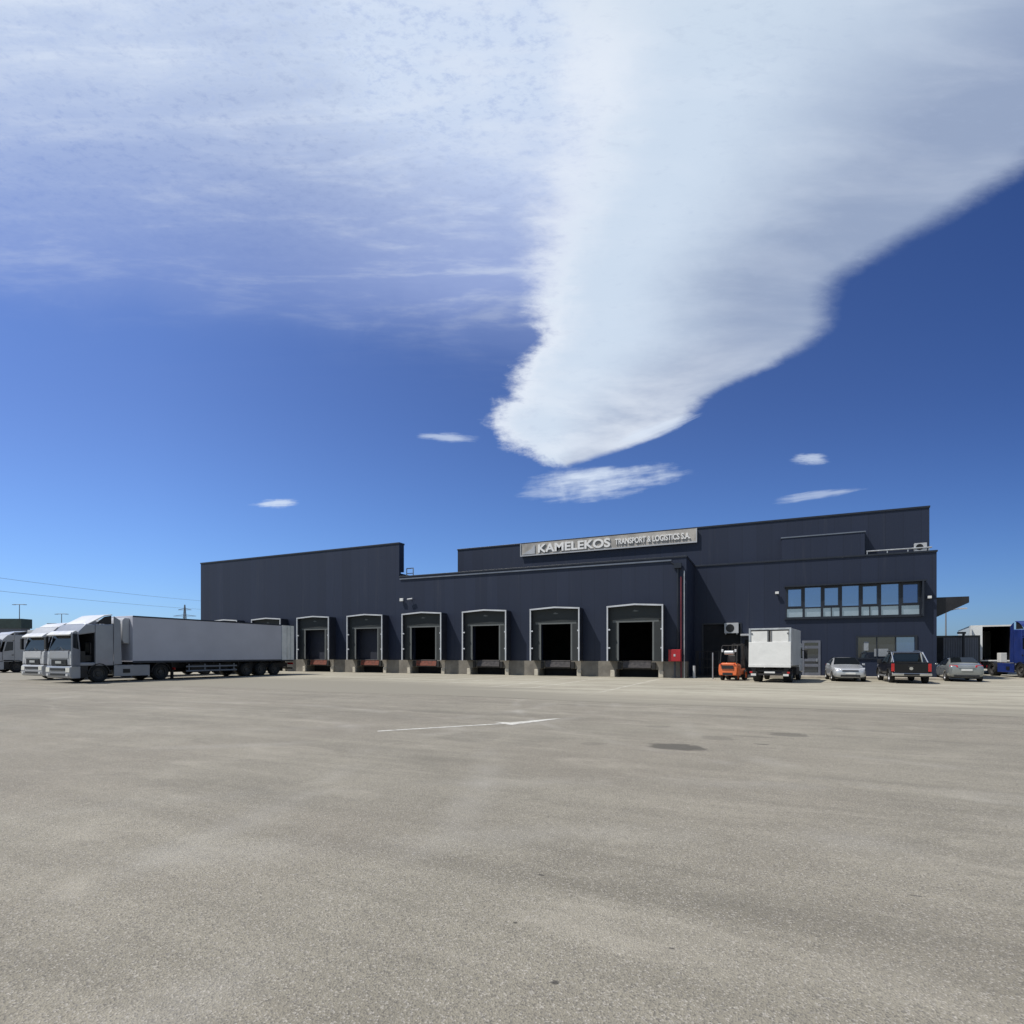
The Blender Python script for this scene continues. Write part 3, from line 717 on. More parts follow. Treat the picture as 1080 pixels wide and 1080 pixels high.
def make_trailer(label, loc, rotz, skin, length=13.1, front_unit=True, folded_door=False, group=None, top=4.02, name='semi_trailer', open_rear=False, axles=None):
    """box trailer; local y=0 at its front wall, rear at y=length"""
    t = thing(name, label, 'trailer', loc, rotz, group)
    X = 1.275; z0 = 1.18; y0 = .42; L = length
    if open_rear:
        b = MB(); b.box(-X, -X+.07, y0, L, z0, top-.09); b.box(X-.07, X, y0, L, z0, top-.09); b.box(-X, X, y0, L, top-.09, top); b.box(-X, X, y0, L, z0-.1, z0); b.box(-X+.07, X-.07, y0, y0+.07, z0, top-.09)
        b.build('body', M[skin], t)
        MB().box(-X+.071, -X+.075, y0+.08, L-.25, z0+.01, top-.1).box(X-.075, X-.071, y0+.08, L-.25, z0+.01, top-.1).box(-X+.08, X-.08, y0+.08, L-.25, z0+.002, z0+.01).box(-X+.08, X-.08, y0+.08, L-.25, top-.1, top-.092).build('shade_lining', M['dark_inside'], t)  # near-black skins: the shade inside the open trailer is in their colour
    else:
        b = MB().box(-X, X, y0, L, z0, top); b.build('body', M[skin], t, bevel=.03)
    r = MB()
    for s in (-1, 1):
        x0, x1 = sorted((s*(X+.012), s*(X+.002)))
        r.box(x0, x1, y0, L, top-.09, top-.0); r.box(x0, x1, y0, L, z0-.06, z0+.06)
    r.build('edge_rail', M['trailer_rail'], t)
    fr = MB()
    for s in (-1, 1):
        x0, x1 = sorted((s*(X+.02), s*(X-.08)))
        fr.box(x0, x1, L+.002, L+.07, z0, top); 
        x0, x1 = sorted((s*(X+.016), s*(X+.004))); fr.box(x0, x1, L-.16, L, z0-.05, top)
    fr.box(-X+.08, X-.08, L+.002, L+.06, top-.12, top); fr.box(-X+.08, X-.08, L+.002, L+.06, z0-.1, z0)
    fr.build('rear_frame', M['trailer_rail'] if not open_rear else M[skin], t)
    if front_unit:
        u = MB(); u.prism([(y0-.003, 2.3), (.1, 2.3), (-.02, 2.5), (-.02, 3.7), (.1, 3.88), (y0-.003, 3.88)], -.98, .98)
        uo = u.build('cooling_unit', M['offwhite'], t, bevel=.05)
        q = MB()
        for k in range(9): q.box(-.8, .8, -.045, -.022, 2.6+k*.11, 2.65+k*.11)
        q.build('grille', M['black_plastic'], uo)
    ch = MB(); ch.box(-.5, -.4, .6, L-.1, .72, 1.12).box(-.9, .9, L-4.9, L-.3, .62, .98).box(-.75, .75, 5.8, 7.4, .45, 1.0).box(-1.15, -.5, 4.2, 5.6, .42, 1.0).box(.4, .5, .6, L-.1, .72, 1.12)
    for k in range(int(L)-1): ch.box(-1.2, 1.2, .9+k, .98+k, 1.02, 1.12)
    ch.build('chassis', M['chassis'], t)
    for s in (-1, 1):
        MB().box(s*.75-.07, s*.75+.07, 3.15, 3.29, .08, 1.0).box(s*.75-.14, s*.75+.14, 3.05, 3.4, .02, .08).build('landing_leg', M['chassis'], t)
        ax = axles or (L-4.4, L-3.1, L-1.8)
        for yy in ax: wheel(t, s*1.05, yy, .5, .38, 'dark_rim', s)
        g = MB()
        x0, x1 = sorted((s*1.22, s*1.18))
        for z in (.48, .78): g.box(x0, x1, 3.9, ax[0]-.85, z, z+.10)
        for k in range(4): g.box(*sorted((s*1.17, s*1.13)), 4.1+k*(ax[0]-5.2)/3, 4.18+k*(ax[0]-5.2)/3, .48, 1.0)
        g.build('side_guard', M['post'], t)
        MB().box(*sorted((s*1.2, s*.62)), L-.02, L+.05, .82, .98).build('tail_light', M['lamp_red'], t)
    MB().box(.55, 1.15, 4.3, 5.5, .42, 1.0).build('pallet_box', M['chassis'], t, bevel=.02)
    MB().box(-1.2, 1.2, L-.1, L-.0, .46, .58).build('under_bar', M['chassis'], t)
    if folded_door:
        d = box(X+.03, X+.09, L-1.22, L-.02, z0+.02, top-.06).build('rear_door', M['door_skin'], t)
        MB().tube([(X+.12, L-.75, z0+.05), (X+.12, L-.75, top-.1)], .02).tube([(X+.12, L-.4, z0+.05), (X+.12, L-.4, top-.1)], .02).box(X+.091, X+.13, L-.8, L-.7, z0+.25, z0+.36).build('lock_rod', M['alu'], d)
        d2 = box(-X-.09, -X-.03, L-1.22, L-.02, z0+.02, top-.06).build('rear_door', M['door_skin'], t)
    elif not open_rear:
        for s in (-1, 1):
            x0, x1 = sorted((s*.005, s*(X-.09)))
            d = box(x0, x1, L+.005, L+.05, z0+.005, top-.13).build('rear_door', M[skin], t)
            MB().tube([(s*.35, L+.08, z0+.1), (s*.35, L+.08, top-.2)], .02).build('lock_rod', M['alu'], d)
    return t

AX, AY = -36.70, 17.75
make_tractor('silver blue tractor unit with its right hand door open, coupled to the dark silver trailer', (AX, AY, 0), 0, 'silver_cab', 'white', door_open=True, group='tractor units of the parked lorries')
ta = make_trailer('long silver grey box trailer with a rear door folded flat against its side', (AX, AY+2.85, 0), 0, 'trailer_skin', 13.05, folded_door=True, group='box trailers behind the lorries')
CX, CY = -42.45, 19.1
make_tractor('white tractor unit parked to the left of the silver blue one', (CX, CY, 0), 0, 'offwhite', 'white', low=True, group='tractor units of the parked lorries')
make_trailer('white box trailer behind the white tractor unit, mostly hidden', (CX, CY+2.85, 0), 0, 'offwhite', 12.6, group='box trailers behind the lorries')
DX, DY = -63.0, 25.2
make_tractor('pale grey tractor unit cut by the left edge of the photo, dark windscreen', (DX, DY, 0), 0, 'offwhite', 'offwhite', low=True, group='tractor units of the parked lorries')
make_trailer('pale box trailer behind the leftmost lorry at the photo edge', (DX, DY+2.85, 0), 0, 'offwhite', 11, front_unit=False, top=3.95, group='box trailers behind the lorries')
# right hand yard
bt_ = make_tractor('blue tractor unit without a trailer at the right edge of the photo', (17.35, 49.2, 0), R(8.6), 'blue', 'blue')
MB().cyl((-.9, 2.7, 1.45), (-.2, 2.7, 1.45), .2, 16).build('air_tank', M['white'], bt_, bevel=.04)
MB().box(-1.15, -.75, 4.0, 4.5, 1.05, 1.75).build('equipment_box', M['white'], bt_, bevel=.03)
MB().box(-.8, .8, 3.0, 4.3, .98, 1.03).tube([(-.6, 2.9, 1.2), (.1, 3.3, 2.0), (.6, 2.8, 1.4)], .04).build('catwalk', M['alu'], bt_)
to = make_trailer('white box trailer with open dark rear behind the blue tractor unit', (16.35+2.1, 57.3+12.3, 0), R(170), 'white', 12.4, open_rear=True, group='box trailers behind the lorries')
d = box(1.31, 1.37, 12.42, 13.6, 1.2, 3.95).build('rear_door', M['door_skin'], to)
d = box(.55, 1.27, 12.52, 12.6, 1.2, 3.9).build('rear_panel', M['door_skin'], to)

cb = thing('storage_container', 'dark grey steel container standing right of the office corner', 'container', (0, 0, 0))
b = MB(); b.box(10.75, 13.75, 50.6, 54.5, .15, 3.0)
b.build('body', M['grey_box'], cb, bevel=.02)
r_ = MB()
for k in range(14): r_.box(11.75+k*.14, 11.82+k*.14, 50.56, 50.598, .3, 2.85)
r_.build('door_ribs', M['grey_box'], cb)
MB().box(10.8, 11.6, 50.57, 50.598, .2, 2.9).build('door', M['dark_inside'], cb)  # near-black sheet painted in for the shaded gap under the canopy, no real door
MB().box(10.75, 13.75, 50.55, 50.597, 2.88, 3.02).box(10.75, 13.75, 50.55, 50.597, .15, .28).box(13.63, 13.75, 50.55, 50.597, .28, 2.88).build('frame', M['trim'], cb)
for x in (10.9, 13.5): MB().box(x-.15, x+.15, 50.7, 54.3, 0, .149).build('skid', M['chassis'], cb)
lp = thing('lamp_post', 'slim lamp post with a short arm behind the canopy post', 'lamp post', (14.4, 62.0, 0))
MB().cyl((0, 0, 0), (0, 0, 5.6), .08, 10, .05).build('pole', M['post'], lp)
MB().tube([(0, 0, 5.55), (1.0, -.1, 5.75)], .04).build('arm', M['post'], lp); MB().box(.9, 1.5, -.22, .02, 5.68, 5.8).build('lamp_head', M['offwhite'], lp, bevel=.02)
vp = thing('gate_post', 'short dark post with a small head in front of the grey container', 'post', (12.62, 49.9, 0))
MB().cyl((0, 0, 0), (0, 0, 3.2), .08, 8).build('pole', M['trim'], vp); MB().box(-.35, .12, -.1, .1, 3.12, 3.26).build('head', M['trim'], vp)

# ------------------------------------------------------------------ box truck with a tail lift (rear towards the camera; local front = +y)
bt = thing('box_truck', 'white box truck seen from behind with its tail lift folded up', 'truck', (-.02, 35.45, 0), R(-9))
X = 1.12
b = MB().box(-X, X, .0, 4.3, .98, 3.14); b.build('box_body', M['white'], bt, bevel=.025)
f = MB()
for s in (-1, 1): f.box(*sorted((s*(X+.01), s*(X-.09))), -.05, -.002, .95, 3.16)
f.box(-X+.09, X-.09, -.05, -.002, 3.06, 3.16)
f.build('rear_frame', M['galv'], bt, bevel=.01)
MB().box(-.05, .05, -.03, -.0025, 2.3, 3.06).box(-X+.09, X-.09, -.03, -.0025, 3.0, 3.06).box(-X+.09, X-.09, -.03, -.0025, 2.24, 2.34).build('door_seal', M['chassis'], bt)
for s in (-1, 1):
    d = MB().box(*sorted((s*.06, s*(X-.14))), -.045, -.031, 2.34, 2.99).build('rear_door', M['white'], bt)
    MB().tube([(s*.10, -.06, 2.3), (s*.10, -.06, 3.04)], .018).tube([(s*(X-.2), -.05, 2.85), (s*(X-.14), -.05, 2.85)], .04).build('lock_rod', M['trailer_rail'], d)
tl = MB().prism([(-.16, .98), (-.06, .98), (-.06, 2.36), (-.10, 2.36)], -X+.0, X-.0).build('tail_lift', M['white'], bt, bevel=.015)
MB().box(-X, X, -.19, -.162, .90, 1.02).build('platform_edge', M['white'], tl)
MB().box(-.95, -.75, -.1, .2, .5, .95).box(.75, .95, -.1, .2, .5, .95).box(-.75, .75, .02, .2, .62, .76).build('lift_arm', M['chassis'], bt)
for s in (-1, 1):
    MB().box(*sorted((s*1.08, s*.66)), -.12, -.06, .54, .66).build('light_box', M['chassis'], bt)
    MB().box(*sorted((s*1.06, s*.92)), -.13, -.121, .55, .65).build('tail_light', M['lamp_red'], bt)
    MB().box(*sorted((s*1.0, s*.72)), -.135, -.061, .40, .52).build('reflector', M['plate'], bt)
    wheel(bt, s*.82, 1.1, .40, .46, 'rim', s); wheel(bt, s*.92, 4.75, .40, .26, 'rim', s)
    MB().box(*sorted((s*1.12, s*.62)), 1.62, 1.66, .22, .8).build('mud_flap', M['rubber'], bt)
MB().box(-1.05, 1.05, -.06, .02, .42, .54).build('under_bar', M['chassis'], bt)
MB().box(-.28, .28, -.08, -.062, .55, .66).build('number_plate', M['plate'], bt)
MB().box(-.42, -.32, .2, 5.6, .6, .85).box(.32, .42, .2, 5.6, .6, .85).build('chassis', M['chassis'], bt)
c = MB().prism([(4.4, .55), (6.05, .5), (6.1, 1.2), (5.75, 2.25), (5.5, 2.35), (4.4, 2.35)], -1.05, 1.05); c.build('cab', M['white'], bt, bevel=.06)
for s in (-1, 1):
    MB().prism([(4.7, 1.4), (5.75, 1.4), (5.55, 2.1), (4.7, 2.1)], *sorted((s*1.051, s*1.06))).build('side_window', M['glass'], bt)
    MB().box(*sorted((s*1.16, s*1.36)), 5.5, 5.62, 1.35, 1.95).build('mirror', M['black_plastic'], bt, bevel=.03)
    MB().tube([(s*1.03, 5.6, 1.9), (s*1.25, 5.56, 1.9)], .02).build('mirror_arm', M['black_plastic'], bt)
MB().box(X-.3, X-.0, 2.2, 3.6, .42, .86).build('side_box', M['chassis'], bt)

# ------------------------------------------------------------------ forklift (rear towards the camera; local front = +y)
fk = thing('forklift', 'orange and black forklift truck parked beside the white box truck', 'forklift', (-2.40, 37.0, 0), R(-14))
c = MB().rings([[(-.52, -.02, .34), (.52, -.02, .34), (.56, -.04, .62), (.54, 0, .98), (.36, .0, 1.08), (-.36, .0, 1.08), (-.54, 0, .98), (-.56, -.04, .62)],
                [(-.58, .25, .30), (.58, .25, .30), (.60, .25, .62), (.59, .25, 1.02), (.42, .25, 1.12), (-.42, .25, 1.12), (-.59, .25, 1.02), (-.60, .25, .62)],
                [(-.58, .75, .30), (.58, .75, .30), (.60, .75, .62), (.59, .75, .98), (.42, .75, 1.06), (-.42, .75, 1.06), (-.59, .75, .98), (-.60, .75, .62)]])
c.build('counterweight', M['orange'], fk, bevel=.04)
MB().box(-.36, .36, -.075, -.03, .74, .96).box(-.3, .3, -.06, -.02, .34, .5).build('radiator_opening', M['black_plastic'], fk)
MB().box(-.52, .52, .78, 1.85, .36, .72).build('body', M['orange'], fk, bevel=.03)
MB().box(-.50, .50, .78, 1.05, .72, 1.02).build('engine_cover', M['black_plastic'], fk, bevel=.03)
MB().box(-.25, .25, .8, 1.2, 1.021, 1.14).box(-.24, .24, .72, .84, 1.14, 1.58).build('seat', M['black_plastic'], fk, bevel=.04)
g = MB()
for s in (-1, 1):
    g.tube([(s*.5, .12, 1.05), (s*.47, .35, 2.1), (s*.45, .5, 2.2)], .035)
    g.tube([(s*.5, 1.85, .7), (s*.47, 1.6, 2.2)], .035); g.tube([(s*.45, .5, 2.2), (s*.47, 1.6, 2.2)], .035)
for k in range(6): g.tube([(-.46, .5+k*.22, 2.2), (.46, .5+k*.22, 2.2)], .02)
g.build('overhead_guard', M['chassis'], fk)
m_ = MB()
for s in (-1, 1): m_.box(s*.34-.05, s*.34+.05, 2.0, 2.14, .1, 2.32); m_.box(s*.24-.04, s*.24+.04, 2.04, 2.18, .15, 2.36)
m_.box(-.34, .34, 2.02, 2.1, 2.22, 2.32); m_.box(-.5, .5, 2.2, 2.26, .2, .3); m_.box(-.5, .5, 2.2, 2.26, .6, .7)
m_.build('mast', M['chassis'], fk)
for s in (-1, 1):
    MB().box(s*.28-.06, s*.28+.06, 2.26, 3.3, .08, .13).box(s*.28-.06, s*.28+.06, 2.262, 2.31, .13, .75).build('fork', M['chassis'], fk)
    wheel(fk, s*.50, 1.75, .33, .24, 'orange', s); wheel(fk, s*.44, .42, .25, .18, 'orange', s)
    MB().box(s*.40-.06, s*.40+.06, .22, .30, 1.78, 1.96).build('work_light', M['offwhite'], fk, bevel=.02)
    MB().box(s*.42-.05, s*.42+.05, -.065, -.03, 1.0, 1.06).build('tail_light', M['lamp_red'], fk)
MB().cyl((0, 1.35, 1.25), (0, 1.5, 1.3), .17, 16).build('steering_wheel', M['black_plastic'], fk)
MB().tube([(0, 1.75, .72), (0, 1.45, 1.27)], .03).build('steering_column', M['black_plastic'], fk)
MB().cyl((-.28, .30, 1.75), (.28, .30, 1.75), .13, 14).build('gas_bottle', M['offwhite'], fk, bevel=.03)

# ------------------------------------------------------------------ cars
def car_body(t, name, m, stations, sub=2):
    """stations: (y, bottom, sill, belt z, top z, half width, belt half width, top half width), front = -y"""
    rs = []
    for (y, zb, zs, zbelt, zt, w, wb, wt) in stations:
        half = [(w*.86, zb), (w*.97, zs), (w, (zs+zbelt)/2), (wb, zbelt), ((wb+wt)/2, (zbelt+zt)/2), (wt, zt-.03), (wt*.6, zt)]
        rs.append([(x, y, z) for x, z in half]+[(-x, y, z) for x, z in reversed(half)])
    return MB().rings(rs).build(name, m, t, sub=sub)
def arch(y, r=.36):
    return [y-r-.05, y-r, y-r*.7, y, y+r*.7, y+r, y+r+.05]
def make_sedan(label, loc, rotz, paint, group):
    t = thing('parked_car', label, 'car', loc, rotz, group)
    L = 4.5; fa, ra = -1.35, 1.32
    prof = [(-2.22, .30, .42, .60, .68, .70, .66, .55), (-2.12, .22, .36, .66, .76, .82, .78, .66), (-1.9, .2, .32, .72, .84, .87, .82, .7),
            (-1.35, .2, .3, .82, .93, .895, .84, .72), (-.85, .2, .28, .90, 1.0, .90, .85, .74), (-.55, .2, .26, .93, 1.14, .90, .85, .68), (-.1, .2, .26, .94, 1.38, .90, .85, .60),
            (.3, .2, .26, .95, 1.46, .90, .85, .58), (.8, .2, .26, .96, 1.46, .90, .85, .58), (1.25, .2, .28, .98, 1.36, .90, .85, .60), (1.6, .2, .3, 1.0, 1.16, .89, .84, .68),
            (1.85, .22, .32, .99, 1.05, .87, .82, .72), (2.12, .24, .36, .96, 1.02, .84, .80, .70), (2.22, .34, .44, .85, .93, .78, .74, .62)]
    def interp(y):
        for a, b in zip(prof, prof[1:]):
            if a[0] <= y <= b[0]:
                k = (y-a[0])/(b[0]-a[0]); return [p+(q-p)*k for p, q in zip(a, b)]
    ys = sorted(set([p[0] for p in prof if all(abs(p[0]-c) > .42 for c in (fa, ra))]+arch(fa)+arch(ra)))
    st = []
    for y in ys:
        s = interp(y); s[0] = y
        for c in (fa, ra):
            d = abs(y-c)
            if d <= .365: z = .31+math.sqrt(max(0, .37**2-d*d)); s[2] = max(s[2], z-.02); s[1] = max(s[1], z-.06)
        st.append(tuple(s))
    car_body(t, 'body', M[paint], st, 1)
    MB().box(-.78, .78, -2.0, 2.05, .2, .55).build('underbody', M['black_plastic'], t)
    # glazing
    MB().slab([(-.70, -.80, 1.03), (.70, -.80, 1.03), (.55, -.06, 1.415), (-.55, -.06, 1.415)], .02).build('windscreen', M['glass'], t)
    MB().slab([(.66, 1.62, 1.16), (-.66, 1.62, 1.16), (-.55, 1.02, 1.44), (.55, 1.02, 1.44)], .02).build('rear_window', M['glass'], t)
    for s in (-1, 1):
        for q in ([(s*.845, -.42, .99), (s*.85, .36, 1.0), (s*.635, .36, 1.39), (s*.66, -.02, 1.34)], [(s*.85, .44, 1.0), (s*.845, 1.3, 1.03), (s*.655, 1.1, 1.34), (s*.635, .44, 1.39)]):
            MB().slab(q, .012).build('side_window', M['glass'], t)
        MB().slab([(s*.46, -2.17, .70), (s*.76, -2.02, .72), (s*.80, -1.85, .83), (s*.50, -2.06, .78)], .035).build('headlight', M['lamp_clear'], t, bevel=.015)
        MB().slab([(s*.40, 2.20, .86), (s*.80, 2.06, .86), (s*.78, 2.02, 1.0), (s*.42, 2.14, .985)], .035).build('tail_light', M['lamp_red'], t, bevel=.015)
        MB().box(*sorted((s*.88, s*1.04)), -.52, -.38, .96, 1.08).build('wing_mirror', M[paint], t, bevel=.03)
        for yy in (.12, 1.0): MB().box(*sorted((s*.895, s*.925)), yy, yy+.18, .82, .85).build('door_handle', M[paint], t)
        wheel(t, s*.80, fa, .315, .2, 'rim', s); wheel(t, s*.80, ra, .315, .2, 'rim', s)
    g = MB().box(-.42, .42, -2.225, -2.16, .62, .70).box(-.5, .5, -2.25, -2.12, .30, .42); g.build('grille', M['black_plastic'], t)
    MB().box(-.26, .26, -2.265, -2.235, .46, .57).build('number_plate', M['plate'], t)
    MB().box(-.26, .26, 2.225, 2.245, .66, .78).build('number_plate', M['plate'], t)
    MB().box(-.6, .6, 2.16, 2.235, .30, .40).build('rear_valance', M['black_plastic'], t)
    MB().box(-.4, .4, 2.215, 2.24, .83, .855).build('boot_trim', M['chrome'], t)
    return t
make_sedan('bright silver car parked nose out below the office windows', (4.25, 40.6, 0), R(2), 'silver_car', 'cars parked along the office')
make_sedan('grey silver saloon seen from behind, right of the black pickup', (10.65, 43.4, 0), R(178), 'grey_car', 'cars parked along the office')

pk = thing('pickup_truck', 'black double cab pickup seen from behind with silver roof rails', 'pickup', (7.15, 40.1, 0), R(180), 'cars parked along the office')
P = M['black_car']
prof = [(-2.6, .45, .55, .95, 1.05, .80, .76, .65), (-2.45, .40, .5, 1.0, 1.12, .88, .84, .74), (-1.7, .4, .48, 1.05, 1.18, .91, .86, .76), (-1.1, .4, .48, 1.1, 1.22, .92, .88, .78),
        (-.55, .4, .48, 1.12, 1.62, .92, .88, .68), (-.1, .4, .48, 1.12, 1.77, .92, .88, .66), (.8, .4, .48, 1.12, 1.79, .92, .88, .66), (1.15, .4, .48, 1.12, 1.72, .92, .88, .68), (1.22, .4, .48, 1.1, 1.2, .92, .88, .80)]
car_body(pk, 'body', P, prof, 1)
bd = MB(); bd.box(-.92, -.84, 1.2, 2.55, .52, 1.16).box(.84, .92, 1.2, 2.55, .52, 1.16).box(-.84, .84, 1.2, 2.5, .52, .62)
bd.build('cargo_bed', P, pk, bevel=.03)
tg = box(-.82, .82, 2.50, 2.58, .60, 1.14).build('tailgate', P, pk, bevel=.03)
MB().box(-.14, .14, 2.585, 2.6, .93, 1.0).build('handle', M['black_plastic'], tg)
MB().cyl((0, 2.582, .85), (0, 2.592, .85), .09, 16).build('emblem', M['chrome'], tg)
MB().prism([(2.58, .42), (2.74, .44), (2.74, .60), (2.58, .60)], -.93, .93).build('rear_bumper', M['chrome'], pk, bevel=.03)
MB().box(-.36, .36, 2.742, 2.752, .46, .57).build('number_plate', M['black_plastic'], pk)
for s in (-1, 1):
    MB().box(*sorted((s*.93, s*.78)), 2.5, 2.6, .68, 1.12).build('tail_light', M['lamp_red'], pk, bevel=.015)
    MB().tube([(s*.80, 2.45, 1.16), (s*.74, 1.5, 1.74), (s*.66, .9, 1.84), (s*.66, -.2, 1.83)], .045).build('roof_rail', M['chrome'], pk)
    for q in ([(s*.885, -.5, 1.16), (s*.885, .3, 1.16), (s*.70, .3, 1.68), (s*.72, -.2, 1.62)], [(s*.885, .38, 1.16), (s*.885, 1.08, 1.16), (s*.72, 1.05, 1.62), (s*.70, .38, 1.68)]):
        MB().slab(q, .012).build('side_window', M['glass'], pk)
    MB().box(*sorted((s*.92, s*1.14)), -.62, -.46, 1.08, 1.32).build('wing_mirror', M['black_plastic'], pk, bevel=.03)
    MB().box(*sorted((s*.85, s*1.02)), -.9, 1.0, .34, .42).build('side_step', M['alu'], pk, bevel=.02)
    wheel(pk, s*.80, -1.68, .38, .26, 'rim', s); wheel(pk, s*.80, 1.72, .38, .26, 'rim', s)
    ar_ = MB()
    for yc in (-1.68, 1.72):
        for k in range(8):
            a0, a1 = PI*k/8, PI*(k+1)/8
            ar_.prism([(yc+.50*math.cos(a0), .38+.48*math.sin(a0)), (yc+.50*math.cos(a1), .38+.48*math.sin(a1)), (yc+.42*math.cos(a1), .38+.42*math.sin(a1)), (yc+.42*math.cos(a0), .38+.42*math.sin(a0))], *sorted((s*.96, s*.80)))
    ar_.build('wheel_arch', M['black_plastic'], pk)
    MB().box(*sorted((s*.5, s*.82)), -2.62, -2.5, .82, 1.0).build('headlight', M['lamp_clear'], pk)
MB().slab([(.70, 1.22, 1.24), (-.70, 1.22, 1.24), (-.58, 1.17, 1.68), (.58, 1.17, 1.68)], .02).build('rear_window', M['glass'], pk)
MB().slab([(-.76, -1.0, 1.24), (.76, -1.0, 1.24), (.62, -.15, 1.73), (-.62, -.15, 1.73)], .02).build('windscreen', M['glass'], pk)
MB().prism([(2.48, 1.18), (1.25, 1.18), (1.25, 1.2), (2.48, 1.2)], -.84, .84).build('bed_cover', M['rubber'], pk)
MB().tube([(-.74, 1.42, 1.16), (-.66, 1.42, 1.76), (.66, 1.42, 1.76), (.74, 1.42, 1.16)], .045).build('roll_bar', M['chrome'], pk)
MB().box(-.4, .4, -2.64, -2.56, .62, .95).build('grille', M['black_plastic'], pk)
MB().box(-.7, .7, -2.4, 2.45, .36, .52).build('chassis', M['chassis'], pk)

# ------------------------------------------------------------------ distant pylons and the overhead line
def pylon(loc, h, label):
    t = thing('pylon', label, 'pylon', loc, R(25), 'pylons on the skyline')
    m = MB(); w = h*.09
    lv_ = [(0, w), (h*.45, w*.5), (h*.72, w*.22), (h, w*.05)]
    for sx in (-1, 1):
        for sy in (-1, 1):
            m.tube([(sx*a, sy*a, z) for z, a in lv_], h*.006, 5)
    for (z0, a0), (z1, a1) in zip(lv_, lv_[1:]):
        for k in range(3):
            u0, u1 = k/3, (k+1)/3
            p = lambda u: (z0+(z1-z0)*u, a0+(a1-a0)*u)
            (za, wa), (zb, wb) = p(u0), p(u1)
            for s in (-1, 1):
                m.cyl((-wa, s*wa, za), (wb, s*wb, zb), h*.003, 4); m.cyl((wa, s*wa, za), (-wb, s*wb, zb), h*.003, 4)
    m.build('tower', M['cable'], t)
    a = MB()
    for z, l in ((h*.66, h*.17), (h*.78, h*.22), (h*.9, h*.13)):
        for s in (-1, 1): a.cyl((0, 0, z+h*.03), (s*l, 0, z), h*.005, 4); a.cyl((0, 0, z), (s*l, 0, z), h*.005, 4)
    a.build('cross_arm', M['cable'], t)
def at(px, z_, hgt=0):                                       # a place on the skyline by bearing and distance
    X = px*z_; c, s = math.cos(HEAD), math.sin(HEAD)
    return (X*c-z_*s, X*s+z_*c, hgt)
pylon(at(-.590, 430), 40, 'small lattice pylon on the skyline between the lorry and the warehouse')
for px, z_, hh, lab in ((-.888, 160, 16.0, 'faint tall lamp mast above the leftmost lorry'), (-.812, 170, 14.0, 'faint lamp mast above the white tractor unit')):
    t = thing('lamp_mast', lab, 'lamp mast', at(px, z_), HEAD, 'lamp masts on the skyline')
    MB().cyl((0, 0, 0), (0, 0, hh), .16, 8, .09).build('pole', M['cable'], t)
    MB().tube([(-1.6, 0, hh), (1.6, 0, hh)], .09, 6).build('arm', M['cable'], t)
    for s in (-1, 1): MB().box(s*1.6-.4, s*1.6+.4, -.2, .2, hh-.15, hh).build('lamp_head', M['cable'], t)
def shed(px0, px1, z_, h, label):
    a = at((px0+px1)/2, z_); wd = (px1-px0)*z_
    t = thing('distant_shed', label, 'shed', a, HEAD, 'far sheds behind the lorries')
    MB().box(-wd/2, wd/2, 0, 2.6, 0, h-2.4).build('wall', M['grey_box'], t)
    MB().box(-wd/2-.3, wd/2+.3, -.3, 2.9, h-2.398, h).build('roof', M['green'], t)
    d = MB()
    for k in range(4): d.box(-wd/2+wd*(.1+.22*k), -wd/2+wd*(.25+.22*k), -.06, -.002, .5, h-4)
    d.build('shutter', M['trim'], t)
shed(-1.16, -.885, 140, 10.6, 'far dark green roofed shed above the leftmost lorry')
shed(-.835, -.812, 150, 10.0, 'far narrow dark shed top between the two lorry cabs')
pl = thing('power_line', 'overhead cables crossing the sky left of the warehouse', 'power line')
for k in range(2):
    A_, B_ = Vector(at(-1.06, 160+k*6, 26.6-k*3.5)), Vector(at(-.44, 430+k*6, 40-k*5.0)); pts = []
    for i in range(25):
        u = i/24; q = A_.lerp(B_, u); q.z -= 4*u*(1-u)*2.0; pts.append(q)
    MB().tube(pts, .055, 5).build('cable', M['cable'], pl)

# ------------------------------------------------------------------ sky, sun, camera
SUN = Vector((-1, -.7, 2.0)).normalized()
el = math.asin(SUN.z); az = math.atan2(SUN.x, SUN.y)
sc = bpy.context.scene
w = bpy.data.worlds.new('World'); sc.world = w; w.use_nodes = True
t = NT(w.node_tree); bg = t.n['Background']; STR = .1
sky = t.new('ShaderNodeTexSky', sky_type='NISHITA'); sky.sun_disc = False; sky.sun_elevation = el; sky.sun_rotation = az
sky.altitude = 50; sky.air_density = 1.0; sky.dust_density = .6; sky.ozone_density = 2.2
dirv = t.new('ShaderNodeTexCoord').outputs['Generated']
rot = t.mapping(dirv, (1, 1, 1), (0, 0, -HEAD))             # bearing measured from the way the yard looks
s3 = t.new('ShaderNodeSeparateXYZ'); t.link(rot, s3.inputs[0])
yy = t.math('MAXIMUM', s3.outputs[1], .02)
U = t.math('DIVIDE', s3.outputs[0], yy); V = t.math('DIVIDE', s3.outputs[2], yy)
ahead = t.ramp(s3.outputs[1], .05, .3)
cmb = t.new('ShaderNodeCombineXYZ'); t.link(U, cmb.inputs[0]); t.link(V, cmb.inputs[1]); UV = cmb.outputs[0]
